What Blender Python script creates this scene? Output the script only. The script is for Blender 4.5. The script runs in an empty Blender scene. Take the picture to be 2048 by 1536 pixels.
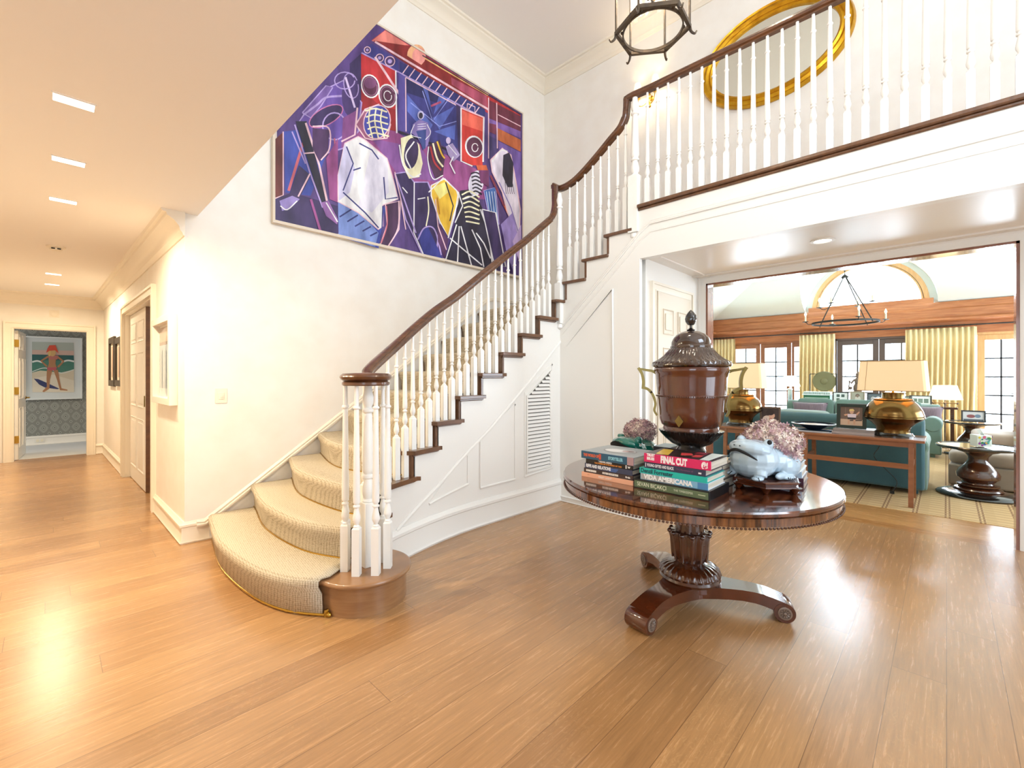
import bpy, bmesh, math, random
from math import sin, cos, pi, radians
from mathutils import Vector, Matrix
import numpy as np
random.seed(7)
SC = bpy.context.scene
COL = SC.collection
# ---------------------------------------------------------------- camera
F = 897.0; EYE = 1.4
CA, SA = cos(radians(44.1)), sin(radians(44.1))
cd = bpy.data.cameras.new('camera'); cam = bpy.data.objects.new('camera', cd); COL.objects.link(cam)
cd.sensor_width = 36; cd.lens = F*36/2048; cd.shift_y = -18/2048; cd.clip_start = .05
cam.location = (0, 0, EYE); cam.rotation_euler = (pi/2, 0, radians(44.1)-pi/2)
SC.camera = cam
SC.view_settings.view_transform = 'Standard'; SC.view_settings.look = 'None'
SC.view_settings.gamma = 1; SC.view_settings.exposure = 0.07; SC.view_settings.use_curve_mapping = False
# ---------------------------------------------------------------- world, daylight and added fill
w = bpy.data.worlds.new('world'); SC.world = w; w.use_nodes = True
w.node_tree.nodes['Background'].inputs[0].default_value = (.90, .96, 1, 1)
w.node_tree.nodes['Background'].inputs[1].default_value = 1.6
def area(name, loc, direction, sx, sy, power, color=(1, 1, 1), spread=180):
    l = bpy.data.lights.new(name, 'AREA'); l.shape = 'RECTANGLE'; l.size = sx; l.size_y = sy
    l.energy = power; l.color = color; l.spread = radians(spread)
    o = bpy.data.objects.new(name, l); COL.objects.link(o); o.location = loc
    o.rotation_euler = Vector(direction).to_track_quat('-Z', 'Y').to_euler(); return o
DAY = (.74, .86, 1); BLUE = (.70, .85, 1)
area('daylight_front_lower', (2.5, -3.3, 1.5), (0, 1, 0), 2.4, 2.2, 70, DAY)
area('daylight_front_upper', (2.5, -3.3, 4.3), (0, 1, 0), 2.4, 2.0, 170, DAY)
area('fill_left_lower', (-1.9, -1.4, 1.45), (1, 0, 0), 1.8, 2.0, 34, DAY)  # added fill from the left, lifts the low hall ceiling
area('fill_left_upper', (-1.9, -1.4, 4.3), (1, 0, 0), 2.0, 1.9, 78, DAY)  # added fill that brightens the mirror wall and the painting
area('daylight_doors_right', (13.7, -1.2, 1.3), (-1, 0, 0), 1.6, 2.1, 270, BLUE)
area('daylight_doors_middle', (13.7, 1.1, 1.3), (-1, 0, 0), 1.8, 2.1, 270, BLUE)
area('daylight_doors_left', (13.7, 3.45, 1.3), (-1, 0, 0), 1.8, 2.1, 270, BLUE)
area('daylight_arch', (13.9, 1.33, 3.6), (-1, 0, -.3), 1.9, 1.2, 420, BLUE)
area('daylight_side', (9.6, -3.95, 1.5), (0, 1, 0), 5.0, 2.0, 380, DAY)
area('daylight_bedroom', (-2.3, 12, 1.5), (1, 0, 0), 1.2, 1.3, 13, (1, .98, .94))

def pt(px, py, x=None, y=None, z=None):
    "the real point seen at a pixel of the photograph that lies on a plane x=, y= or z="
    r = (px-1024)/F; a, b, e = CA+SA*r, SA-CA*r, (750-py)/F
    t = x/a if x is not None else y/b if y is not None else (z-EYE)/e
    return Vector((a*t, b*t, EYE+e*t))
# ---------------------------------------------------------------- materials
def lin(h):
    h = h.lstrip('#'); o = []
    for i in (0, 2, 4):
        c = int(h[i:i+2], 16)/255; o.append(c/12.92 if c <= .04045 else ((c+.055)/1.055)**2.4)
    return (*o, 1)
def N(nt, t, **k):
    n = nt.nodes.new(t)
    for a, b in k.items(): setattr(n, a, b)
    return n
def mk(name, col, rough=.5, metal=0, coat=0, col2=None, nscale=8, stretch=(1, 1, 1), bump=0, bscale=60, bstretch=None,
       detail=4, emit=0, trans=0, spec=.5, sheen=0, contrast=1, alpha=1):
    m = bpy.data.materials.new(name); m.use_nodes = True; nt = m.node_tree; b = nt.nodes['Principled BSDF']
    I = b.inputs; c = lin(col)
    I['Base Color'].default_value = c; I['Roughness'].default_value = rough; I['Metallic'].default_value = metal
    I['Coat Weight'].default_value = coat; I['Coat Roughness'].default_value = .06; I['Specular IOR Level'].default_value = spec
    I['Transmission Weight'].default_value = trans; I['Sheen Weight'].default_value = sheen; I['Alpha'].default_value = alpha
    if emit:
        I['Emission Color'].default_value = c; I['Emission Strength'].default_value = emit
    def noise(sc, st, d):
        tc = N(nt, 'ShaderNodeTexCoord'); mp = N(nt, 'ShaderNodeMapping'); mp.inputs['Scale'].default_value = st
        nt.links.new(tc.outputs['Object'], mp.inputs[0])
        n = N(nt, 'ShaderNodeTexNoise'); n.inputs['Scale'].default_value = sc; n.inputs['Detail'].default_value = d
        nt.links.new(mp.outputs[0], n.inputs['Vector']); return n
    if col2:
        n = noise(nscale, stretch, detail); r = N(nt, 'ShaderNodeValToRGB')
        r.color_ramp.elements[0].position = .5-.2/contrast; r.color_ramp.elements[1].position = .5+.2/contrast
        r.color_ramp.elements[0].color = c; r.color_ramp.elements[1].color = lin(col2)
        nt.links.new(n.outputs['Fac'], r.inputs[0]); nt.links.new(r.outputs[0], I['Base Color'])
    if bump:
        n = noise(bscale, bstretch or stretch, 3); bp = N(nt, 'ShaderNodeBump'); bp.inputs['Strength'].default_value = bump
        bp.inputs['Distance'].default_value = .01
        nt.links.new(n.outputs['Fac'], bp.inputs['Height']); nt.links.new(bp.outputs[0], I['Normal'])
    return m
def math_(nt, op, a, b=None):
    n = N(nt, 'ShaderNodeMath', operation=op)
    for i, v in enumerate((a, b)):
        if v is None: continue
        if isinstance(v, (int, float)): n.inputs[i].default_value = v
        else: nt.links.new(v, n.inputs[i])
    return n.outputs[0]
def plank_mat(name, along, width, length, cols, rough=.25):
    m = bpy.data.materials.new(name); m.use_nodes = True; nt = m.node_tree; L = nt.links; b = nt.nodes['Principled BSDF']
    tc = N(nt, 'ShaderNodeTexCoord'); sp = N(nt, 'ShaderNodeSeparateXYZ'); L.new(tc.outputs['Object'], sp.inputs[0])
    a, c = (sp.outputs[0], sp.outputs[1]) if along == 'X' else (sp.outputs[1], sp.outputs[0])
    v = math_(nt, 'DIVIDE', c, width); row = math_(nt, 'FLOOR', v)
    wn = N(nt, 'ShaderNodeTexWhiteNoise', noise_dimensions='1D'); L.new(row, wn.inputs['W'])
    off = math_(nt, 'MULTIPLY', wn.outputs['Value'], 7.0)
    u = math_(nt, 'DIVIDE', math_(nt, 'ADD', a, off), length); idx = math_(nt, 'FLOOR', u)
    cb = N(nt, 'ShaderNodeCombineXYZ'); L.new(row, cb.inputs[0]); L.new(idx, cb.inputs[1])
    wn2 = N(nt, 'ShaderNodeTexWhiteNoise', noise_dimensions='3D'); L.new(cb.outputs[0], wn2.inputs['Vector'])
    cr = N(nt, 'ShaderNodeValToRGB'); el = cr.color_ramp.elements
    el[0].color = lin(cols[0]); el[1].color = lin(cols[-1])
    for i, cc in enumerate(cols[1:-1]): e = el.new((i+1)/(len(cols)-1)); e.color = lin(cc)
    L.new(wn2.outputs['Value'], cr.inputs[0])
    b.inputs['Coat Weight'].default_value = .45; b.inputs['Coat Roughness'].default_value = .30; b.inputs['Coat Tint'].default_value = (1, 1, 1, 1)
    # grain, stretched along the boards and shifted on every board
    sh = N(nt, 'ShaderNodeVectorMath', operation='MULTIPLY_ADD'); L.new(wn2.outputs['Color'], sh.inputs[0])
    sh.inputs[1].default_value = (9, 9, 9); L.new(tc.outputs['Object'], sh.inputs[2])
    mp = N(nt, 'ShaderNodeMapping'); mp.inputs['Scale'].default_value = (1.2, 22, 1) if along == 'X' else (22, 1.2, 1)
    L.new(sh.outputs[0], mp.inputs[0])
    g = N(nt, 'ShaderNodeTexNoise'); g.inputs['Scale'].default_value = 3; g.inputs['Detail'].default_value = 6; g.inputs['Roughness'].default_value = .65
    g.inputs['Distortion'].default_value = .3
    L.new(mp.outputs[0], g.inputs['Vector'])
    gr = N(nt, 'ShaderNodeMapRange'); gr.inputs[1].default_value = .3; gr.inputs[2].default_value = .7; gr.inputs[3].default_value = .78; gr.inputs[4].default_value = 1.16
    L.new(g.outputs['Fac'], gr.inputs[0])
    # medullary flecks of quarter-sawn oak
    mp2 = N(nt, 'ShaderNodeMapping'); mp2.inputs['Scale'].default_value = (14, 26, 1) if along == 'X' else (26, 14, 1)
    L.new(sh.outputs[0], mp2.inputs[0])
    f = N(nt, 'ShaderNodeTexNoise'); f.inputs['Scale'].default_value = 1.6; f.inputs['Detail'].default_value = 1; f.inputs['Distortion'].default_value = 2.6
    L.new(mp2.outputs[0], f.inputs['Vector'])
    fr = N(nt, 'ShaderNodeValToRGB'); e = fr.color_ramp.elements; e[0].position = .60; e[0].color = (0, 0, 0, 1); e[1].position = .66; e[1].color = (1, 1, 1, 1)
    L.new(f.outputs['Fac'], fr.inputs[0])
    msk = N(nt, 'ShaderNodeTexNoise'); msk.inputs['Scale'].default_value = 1.3; L.new(sh.outputs[0], msk.inputs['Vector'])
    mr = N(nt, 'ShaderNodeMapRange'); mr.inputs[1].default_value = .45; mr.inputs[2].default_value = .65; mr.inputs[3].default_value = 0; mr.inputs[4].default_value = .17
    L.new(msk.outputs['Fac'], mr.inputs[0])
    fl = math_(nt, 'MULTIPLY', math_(nt, 'MULTIPLY', fr.outputs[0], mr.outputs[0]), 1.0)
    mul = N(nt, 'ShaderNodeMix', data_type='RGBA', blend_type='MULTIPLY'); mul.inputs[0].default_value = 1
    L.new(cr.outputs[0], mul.inputs[6]); L.new(gr.outputs[0], mul.inputs[7])
    mf = N(nt, 'ShaderNodeMix', data_type='RGBA'); L.new(fl, mf.inputs[0]); L.new(mul.outputs[2], mf.inputs[6]); mf.inputs[7].default_value = lin('#dcb37c')
    # joints
    def edge(x, wd):
        fr_ = math_(nt, 'FRACT', x); d = math_(nt, 'MINIMUM', fr_, math_(nt, 'SUBTRACT', 1.0, fr_)); return math_(nt, 'LESS_THAN', d, wd)
    j = math_(nt, 'MAXIMUM', edge(v, .0014/width), edge(u, .0015/length))
    mj = N(nt, 'ShaderNodeMix', data_type='RGBA'); L.new(math_(nt, 'MULTIPLY', j, .62), mj.inputs[0]); L.new(mf.outputs[2], mj.inputs[6]); mj.inputs[7].default_value = lin('#4a2d15')
    L.new(mj.outputs[2], b.inputs['Base Color'])
    rr = N(nt, 'ShaderNodeMapRange'); rr.inputs[3].default_value = rough-.06; rr.inputs[4].default_value = rough+.08; L.new(g.outputs['Fac'], rr.inputs[0])
    L.new(rr.outputs[0], b.inputs['Roughness'])
    bp = N(nt, 'ShaderNodeBump'); bp.inputs['Strength'].default_value = .06; bp.inputs['Distance'].default_value = .01; L.new(g.outputs['Fac'], bp.inputs['Height']); L.new(bp.outputs[0], b.inputs['Normal'])
    return m
def carpet_mat():
    m = bpy.data.materials.new('sisal_carpet'); m.use_nodes = True; nt = m.node_tree; L = nt.links; b = nt.nodes['Principled BSDF']
    tc = N(nt, 'ShaderNodeTexCoord'); mp = N(nt, 'ShaderNodeMapping'); mp.inputs['Scale'].default_value = (100, 100, 100); mp.inputs['Rotation'].default_value = (0, 0, .12)
    L.new(tc.outputs['Object'], mp.inputs[0])
    v = N(nt, 'ShaderNodeTexVoronoi'); v.inputs['Scale'].default_value = .85; v.inputs['Randomness'].default_value = .25; L.new(mp.outputs[0], v.inputs['Vector'])
    cr = N(nt, 'ShaderNodeValToRGB'); e = cr.color_ramp.elements
    e[0].position = .35; e[0].color = lin('#cdc0a8'); e[1].position = .8; e[1].color = lin('#94846a')
    L.new(v.outputs['Distance'], cr.inputs[0]); L.new(cr.outputs[0], b.inputs['Base Color'])
    bp = N(nt, 'ShaderNodeBump', invert=True); bp.inputs['Strength'].default_value = .7; bp.inputs['Distance'].default_value = .004
    L.new(v.outputs['Distance'], bp.inputs['Height']); L.new(bp.outputs[0], b.inputs['Normal']); b.inputs['Roughness'].default_value = .9
    return m
def plaid_mat():
    m = bpy.data.materials.new('plaid_carpet'); m.use_nodes = True; nt = m.node_tree; L = nt.links; b = nt.nodes['Principled BSDF']
    tc = N(nt, 'ShaderNodeTexCoord'); sp = N(nt, 'ShaderNodeSeparateXYZ'); L.new(tc.outputs['Object'], sp.inputs[0])
    def band(o, period, phase, w0):
        f = math_(nt, 'FRACT', math_(nt, 'ADD', math_(nt, 'DIVIDE', o, period), phase)); return math_(nt, 'LESS_THAN', f, w0)
    cur = lin('#c9a878')
    prev = None
    for o, per, ph, w0, col, fac in ((sp.outputs[1], .24, 0, .06, '#6e4424', .8), (sp.outputs[1], .24, .12, .06, '#6e4424', .8),
                                     (sp.outputs[0], .11, 0, .35, '#a98457', .6), (sp.outputs[0], .055, .3, .14, '#8d6a42', .6), (sp.outputs[1], .24, .45, .3, '#b79565', .5)):
        mx = N(nt, 'ShaderNodeMix', data_type='RGBA'); L.new(math_(nt, 'MULTIPLY', band(o, per, ph, w0), fac), mx.inputs[0])
        if prev: L.new(prev, mx.inputs[6])
        else: mx.inputs[6].default_value = cur
        mx.inputs[7].default_value = lin(col); prev = mx.outputs[2]
    L.new(prev, b.inputs['Base Color']); b.inputs['Roughness'].default_value = .95
    return m
def damask_mat():
    m = bpy.data.materials.new('patterned_wallpaper'); m.use_nodes = True; nt = m.node_tree; L = nt.links; b = nt.nodes['Principled BSDF']
    tc = N(nt, 'ShaderNodeTexCoord'); sp = N(nt, 'ShaderNodeSeparateXYZ'); L.new(tc.outputs['Object'], sp.inputs[0])
    def cell(ou, ov):
        u = math_(nt, 'SUBTRACT', math_(nt, 'FRACT', math_(nt, 'ADD', math_(nt, 'DIVIDE', sp.outputs[0], .157), ou)), .5)
        v = math_(nt, 'SUBTRACT', math_(nt, 'FRACT', math_(nt, 'ADD', math_(nt, 'DIVIDE', sp.outputs[2], .218), ov)), .5)
        d1 = math_(nt, 'ADD', math_(nt, 'ABSOLUTE', u), math_(nt, 'ABSOLUTE', v))
        d2 = math_(nt, 'SQRT', math_(nt, 'ADD', math_(nt, 'POWER', u, 2), math_(nt, 'POWER', v, 2)))
        return math_(nt, 'MULTIPLY', math_(nt, 'ADD', d1, d2), .5)
    def ring(d, r, w): return math_(nt, 'LESS_THAN', math_(nt, 'ABSOLUTE', math_(nt, 'SUBTRACT', d, r)), w)
    A = cell(0, 0); B = cell(.5, .5)
    s = math_(nt, 'MAXIMUM', ring(A, .40, .025), math_(nt, 'MAXIMUM', ring(A, .29, .03), math_(nt, 'MAXIMUM', ring(A, .13, .03), ring(B, .12, .03))))
    mx = N(nt, 'ShaderNodeMix', data_type='RGBA'); L.new(s, mx.inputs[0]); mx.inputs[6].default_value = lin('#82847f'); mx.inputs[7].default_value = lin('#a3a69f')
    dots = math_(nt, 'MAXIMUM', math_(nt, 'LESS_THAN', A, .04), math_(nt, 'LESS_THAN', B, .035))
    m2 = N(nt, 'ShaderNodeMix', data_type='RGBA'); L.new(dots, m2.inputs[0]); L.new(mx.outputs[2], m2.inputs[6]); m2.inputs[7].default_value = lin('#3c3f3d')
    L.new(m2.outputs[2], b.inputs['Base Color']); b.inputs['Roughness'].default_value = .6
    return m
def flower_mat():
    m = bpy.data.materials.new('dried_petals'); m.use_nodes = True; nt = m.node_tree; L = nt.links; b = nt.nodes['Principled BSDF']
    g = N(nt, 'ShaderNodeNewGeometry'); tc = N(nt, 'ShaderNodeTexCoord'); n = N(nt, 'ShaderNodeTexNoise'); n.inputs['Scale'].default_value = 9
    L.new(tc.outputs['Object'], n.inputs['Vector'])
    v = math_(nt, 'ADD', math_(nt, 'MULTIPLY', g.outputs['Random Per Island'], .45), math_(nt, 'MULTIPLY', math_(nt, 'SUBTRACT', n.outputs['Fac'], .2), .95))
    cr = N(nt, 'ShaderNodeValToRGB'); e = cr.color_ramp.elements
    e[0].position = .25; e[0].color = lin('#a8838c'); e[1].position = .8; e[1].color = lin('#f2e8da')
    k = e.new(.45); k.color = lin('#c6a5a8'); k = e.new(.6); k.color = lin('#dcc4b8')
    L.new(v, cr.inputs[0]); L.new(cr.outputs[0], b.inputs['Base Color']); b.inputs['Roughness'].default_value = .8
    return m
MAT = dict(
    oak=plank_mat('oak_planks', 'X', .19, 2.3, ['#a1764a', '#ae8254', '#b88c5c', '#a97e52', '#b68a5a']),
    oak2=plank_mat('oak_planks_threshold', 'Y', .19, 2.3, ['#a8733c', '#bd8a50', '#b07c43']),
    wallpaper=mk('cream_wallpaper', '#f3efe7', .6, col2='#efe9df', nscale=5, detail=8, contrast=1),
    white=mk('white_paint', '#eeebe4', .35, bump=.01, bscale=20),
    soffit=mk('satin_soffit_paint', '#e9e2d8', .3),
    trim=mk('cream_trim', '#efe6d5', .35),
    ceil=mk('ceiling_paint', '#f4efe9', .7),
    lceil=mk('pale_vault_paint', '#e8f0ea', .8),
    bal=mk('baluster_paint', '#f2f0ea', .3),
    rail=mk('walnut_rail', '#4a2a17', .28, coat=.5, col2='#6d4326', nscale=5, stretch=(2, 2, 9), contrast=1.2),
    tread=mk('stained_tread', '#5b3a22', .3, coat=.4, col2='#734c2e', nscale=6, stretch=(1, 6, 3)),
    bullnose=mk('oak_bullnose', '#8a6240', .28, coat=.4, col2='#a07750', nscale=6, stretch=(1, 1, 8)),
    carpet=carpet_mat(), plaid=plaid_mat(), damask=damask_mat(), petals=flower_mat(),
    brass=mk('brass', '#b8923f', .25, 1), brassd=mk('dull_brass', '#8c7a4a', .35, 1, col2='#6b5f3a'),
    gold=mk('gilt', '#d9a92c', .3, .85, col2='#b98418', nscale=12, bump=.2, bscale=40),
    mirror=mk('mirror_glass', '#dfe2d8', .02, 1),
    bronze=mk('bronze_iron', '#4a4038', .45, .8, col2='#6a5a48', nscale=30),
    iron=mk('dark_iron', '#3a3834', .5, .7),
    rosewood=mk('rosewood', '#2c130a', .12, coat=1, col2='#6e3b1e', nscale=4, stretch=(1, 7, 1), contrast=1.2),
    rosewood_v=mk('rosewood_rim', '#35190c', .14, coat=1, col2='#85512a', nscale=14, stretch=(3, 3, .3), contrast=1.4),
    mahog=mk('mahogany', '#48200f', .16, coat=.9, col2='#5e2b14', nscale=4, stretch=(2, 2, .6)),
    mahog_d=mk('carved_mahogany', '#3a1c10', .22, coat=.8, col2='#54290f', nscale=6),
    urn_top=mk('umber_wood', '#40260e', .16, coat=.9, col2='#311b0a', nscale=9),
    ebony=mk('ebonised_wood', '#17100d', .2, coat=.8),
    cherry=mk('cherry_wood', '#87502e', .3, coat=.3, col2='#975e38', nscale=4, stretch=(1, 1, 6)),
    pine=mk('pine_beam', '#a3623a', .4, col2='#bb7a4c', nscale=3, stretch=(8, 1, 10), contrast=1.3),
    pinel=mk('light_pine_frame', '#c99a63', .4, col2='#d4a871', nscale=4, stretch=(6, 6, 1)),
    jamb=mk('mahogany_jamb', '#7c4a33', .2, coat=.6, col2='#8d563b', nscale=4, stretch=(4, 4, 1)),
    backlit_frame=mk('backlit_door_frame', '#5a4a44', .4),  # backlit darkness of the frame is put into its colour
    muntin=mk('muntin', '#3c3a3c', .5),
    glass=mk('window_glass', '#ffffff', .02, trans=1, alpha=.12),
    curtain=mk('yellow_curtain', '#ecd5a4', .85, col2='#dfc48a', nscale=3, stretch=(8, 8, .3), sheen=.2),
    sofa=mk('green_velvet', '#6a8072', .8, sheen=.3, col2='#5c7468', nscale=3),
    sofa_shaded=mk('green_velvet_shaded', '#38606a', .8, sheen=.3, col2='#30545e', nscale=3),  # the green velvet in shadow, shade put into the colour of the sofa back
    mauve=mk('mauve_cushion', '#7c6569', .8, sheen=.5, col2='#65525a', nscale=10, stretch=(1, 8, 1)),
    beige=mk('beige_upholstery', '#a58f7c', .9, col2='#9a8471', nscale=5, sheen=.3),
    throw=mk('brown_throw', '#6b4a33', .95, col2='#8a6647', nscale=60),
    polished=mk('polished_brown_metal', '#7d6138', .2, 1, col2='#6e522c', nscale=3),
    shade=mk('lamp_shade', '#e4c79c', .8, emit=.42), shade2=mk('pleated_shade', '#f4e6c8', .8, emit=.9),
    black=mk('black_frame', '#1c1a18', .4), blackg=mk('black_cover', '#141518', .3),
    paper=mk('book_pages', '#cfc6b6', .8, col2='#b9ae9c', nscale=4, stretch=(1, 1, 90), contrast=2),
    whiteglaze=mk('pale_glaze', '#b9ccd8', .18, coat=.6, col2='#a5bccb', nscale=5),
    greenglaze=mk('green_glaze', '#0c5c50', .15, coat=.8, col2='#1a7a68', nscale=5),
    dark=mk('dark_hollow', '#0b0a0a', .8),
    ltg=mk('light_panel', '#fff4e0', .5, emit=9), candle=mk('candle_sleeve', '#e9dcc0', .6), bulb=mk('lit_bulb', '#ffdf9e', .5, emit=25),
    bedfloor=mk('pale_carpet', '#d6d8da', .9), door=mk('door_paint', '#e9e6df', .3), doorc=mk('cream_door_paint', '#dccdb6', .35),
    plastic=mk('ivory_plastic', '#eee6cf', .4),
)
def paint(h):
    "brushed oil paint: the colour with lighter and darker strokes of itself"
    r, g, b_ = [int(h[i:i+2], 16) for i in (1, 3, 5)]; f = lambda k, a: '#%02x%02x%02x' % tuple(max(0, min(255, int(c*k+a))) for c in (r, g, b_))
    m = mk('oil_'+h[1:], f(.86, -4), .5, col2=f(1.06, 22), nscale=3.2, stretch=(2.2, 1, .8), detail=7, contrast=1.1, bump=.05, bscale=30); return m
FLAT = {}
def flat(h, rough=.6):
    k = (h, rough)
    if k not in FLAT: FLAT[k] = mk('colour_'+h.strip('#'), h, rough)
    return FLAT[k]
# ---------------------------------------------------------------- mesh builder
def rmat(root):
    if root is None: return Matrix()
    return rmat(root.parent) @ Matrix.Translation(root.location) @ root.rotation_euler.to_matrix().to_4x4()
class MB:
    def __init__(s): s.v = []; s.f = []; s.m = []; s.M = Matrix(); s.mi = 0
    def add(s, vs, fs):
        n = len(s.v); s.v += [s.M @ Vector(p) for p in vs]; s.f += [[i+n for i in q] for q in fs]; s.m += [s.mi]*len(fs); return s
    def box(s, x0, x1, y0, y1, z0, z1):
        return s.add([(x, y, z) for z in (z0, z1) for y in (y0, y1) for x in (x0, x1)],
                     [(0, 2, 3, 1), (4, 5, 7, 6), (0, 1, 5, 4), (2, 6, 7, 3), (0, 4, 6, 2), (1, 3, 7, 5)])
    def prism(s, pts, z0, z1):
        "polygon in x,y extruded along z"
        n = len(pts)
        return s.add([(p[0], p[1], z0) for p in pts]+[(p[0], p[1], z1) for p in pts],
                     [list(range(n))[::-1], list(range(n, 2*n))]+[(i, (i+1) % n, (i+1) % n+n, i+n) for i in range(n)])
    def lathe(s, prof, c=(0, 0, 0), seg=32, flute=None, ax=None, caps=True):
        "prof = (radius, z); flute(i, angle) -> factor"
        vs = []; fs = []
        A = Matrix.Translation(c) @ (Vector(ax).to_track_quat('Z', 'Y').to_matrix().to_4x4() if ax else Matrix())
        for i, (r, z) in enumerate(prof):
            for j in range(seg):
                a = 2*pi*j/seg; k = flute(i, a) if flute else 1
                vs.append(A @ Vector((max(r, 1e-4)*k*cos(a), max(r, 1e-4)*k*sin(a), z)))
        for i in range(len(prof)-1):
            for j in range(seg): q = (j+1) % seg; fs.append((i*seg+j, i*seg+q, (i+1)*seg+q, (i+1)*seg+j))
        if caps: fs.append(list(range(seg))[::-1]); fs.append([(len(prof)-1)*seg+j for j in range(seg)])
        return s.add(vs, fs)
    def sphere(s, c, r, seg=16, rings=10, rot=None):
        r = (r, r, r) if isinstance(r, (int, float)) else r; vs = []; fs = []
        for i in range(rings+1):
            t = pi*i/rings
            for j in range(seg):
                a = 2*pi*j/seg; p = Vector((r[0]*sin(t)*cos(a), r[1]*sin(t)*sin(a), r[2]*-cos(t)))
                if rot: p = rot @ p
                vs.append(p+Vector(c))
        for i in range(rings):
            for j in range(seg): q = (j+1) % seg; fs.append((i*seg+j, i*seg+q, (i+1)*seg+q, (i+1)*seg+j))
        return s.add(vs, fs)
    def sweep(s, path, prof, closed=False, up=(0, 0, 1), scale=None, caps=True):
        "prof = list of (side, up) offsets carried along a 3-D path"
        P = [Vector(p) for p in path]; n = len(P); k = len(prof); vs = []; fs = []; U0 = Vector(up)
        for i, p in enumerate(P):
            a = P[(i-1) % n] if (closed or i) else p; b = P[(i+1) % n] if (closed or i < n-1) else p
            t = (b-a).normalized(); sd = t.cross(U0)
            if sd.length < 1e-3: sd = t.cross(Vector((1, 0, 0)))
            sd.normalize(); u = sd.cross(t).normalized(); f = 1
            if (closed or 0 < i < n-1):
                d1 = (p-a).normalized(); d2 = (b-p).normalized(); c_ = max(.35, math.sqrt(max(0, (1+d1.dot(d2))/2))); f = 1/c_
            sc = scale[i] if scale else 1
            horiz = abs(t.dot(U0)) < .999
            for (o, h) in prof: vs.append(p+sd*o*sc*(f if n > 2 else 1)+u*h*sc)
        m = n if closed else n-1
        for i in range(m):
            q = (i+1) % n
            for j in range(k): l = (j+1) % k; fs.append((i*k+j, i*k+l, q*k+l, q*k+j))
        if not closed and caps: fs.append(list(range(k))[::-1]); fs.append([(n-1)*k+j for j in range(k)])
        return s.add(vs, fs)
    def tube(s, path, r, seg=8, closed=False, scale=None):
        return s.sweep(path, [(r*cos(2*pi*j/seg), r*sin(2*pi*j/seg)) for j in range(seg)], closed, scale=scale)
    def grid(s, rows):
        n = len(rows[0])
        return s.add([p for r in rows for p in r], [(i*n+j, i*n+j+1, (i+1)*n+j+1, (i+1)*n+j) for i in range(len(rows)-1) for j in range(n-1)])
    def build(s, name, mats, parent=None, local=False, bevel=0, smooth=True, ang=.6, fix=True, subsurf=0):
        me = bpy.data.meshes.new(name); M = Matrix()
        vs = [tuple(v) for v in s.v]; loc = Vector((0, 0, 0))
        if parent is not None and not local:
            M = rmat(parent).inverted(); vs = [tuple(M @ v) for v in s.v]
        elif parent is None and not local and s.v:
            xs = [v.x for v in s.v]; ys = [v.y for v in s.v]; loc = Vector(((min(xs)+max(xs))/2, (min(ys)+max(ys))/2, min(v.z for v in s.v)))
            if name.startswith(('floor', 'wall', 'stair_carpet')): loc = Vector((0, 0, 0))
            vs = [tuple(v-loc) for v in s.v]
        me.from_pydata(vs, [], s.f)
        for m in (mats if isinstance(mats, (list, tuple)) else [mats]): me.materials.append(MAT[m] if isinstance(m, str) else m)
        for p, mi in zip(me.polygons, s.m): p.material_index = mi
        bm = bmesh.new(); bm.from_mesh(me)
        if fix: bmesh.ops.recalc_face_normals(bm, faces=bm.faces)
        for f in bm.faces: f.smooth = smooth
        for e in bm.edges:
            if len(e.link_faces) == 2 and e.calc_face_angle(0) > ang: e.smooth = False
        bm.to_mesh(me); bm.free()
        o = bpy.data.objects.new(name, me); COL.objects.link(o); o.location = loc
        if parent is not None: o.parent = parent
        if bevel:
            b = o.modifiers.new('bevel', 'BEVEL'); b.width = bevel; b.segments = 2; b.limit_method = 'ANGLE'; b.angle_limit = .7; b.harden_normals = False
        if subsurf: q = o.modifiers.new('sub', 'SUBSURF'); q.levels = q.render_levels = subsurf
        return o
def thing(name, label, cat, loc=(0, 0, 0), rz=0, group=None):
    o = bpy.data.objects.new(name, None); COL.objects.link(o); o.location = loc; o.rotation_euler = (0, 0, rz); o.empty_display_size = .1
    return tag(o, label, cat, group)
def tag(o, label, cat, group=None, kind=None):
    o['label'] = label; o['category'] = cat
    if group: o['group'] = group
    if kind: o['kind'] = kind
    return o
def struct(o): o['kind'] = 'structure'; return o
def dup(root, loc=None, rz=None, label=None):
    r = root.copy(); COL.objects.link(r)
    if loc is not None: r.location = loc
    if rz is not None: r.rotation_euler = (0, 0, rz)
    if label: r['label'] = label
    def kids(a, b):
        for ch in [c for c in bpy.data.objects if c.parent == a]:
            c = ch.copy(); COL.objects.link(c); c.parent = b; kids(ch, c)
    kids(root, r); return r
def catmull(P, n=8):
    P = [Vector(p) for p in P]; out = []
    for i in range(len(P)-1):
        p0 = P[i-1] if i else 2*P[0]-P[1]; p1 = P[i]; p2 = P[i+1]; p3 = P[i+2] if i+2 < len(P) else 2*P[-1]-P[-2]
        for j in range(n):
            t = j/n; out.append(.5*((2*p1)+(p2-p0)*t+(2*p0-5*p1+4*p2-p3)*t*t+(3*p1-p0-3*p2+p3)*t**3))
    return out+[P[-1]]
def arc(c, r, a0, a1, n=16): return [(c[0]+r*cos(radians(a0+(a1-a0)*i/n)), c[1]+r*sin(radians(a0+(a1-a0)*i/n))) for i in range(n+1)]
def stroke(P, wd):
    "2-D ribbon polygons along points"
    P = [Vector(p) for p in P]; L = []; R = []
    for i, p in enumerate(P):
        t = (P[min(i+1, len(P)-1)]-P[max(i-1, 0)]).normalized(); n = Vector((-t.y, t.x))*wd/2; L.append(p+n); R.append(p-n)
    return [[L[i], L[i+1], R[i+1], R[i]] for i in range(len(P)-1)]
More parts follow.
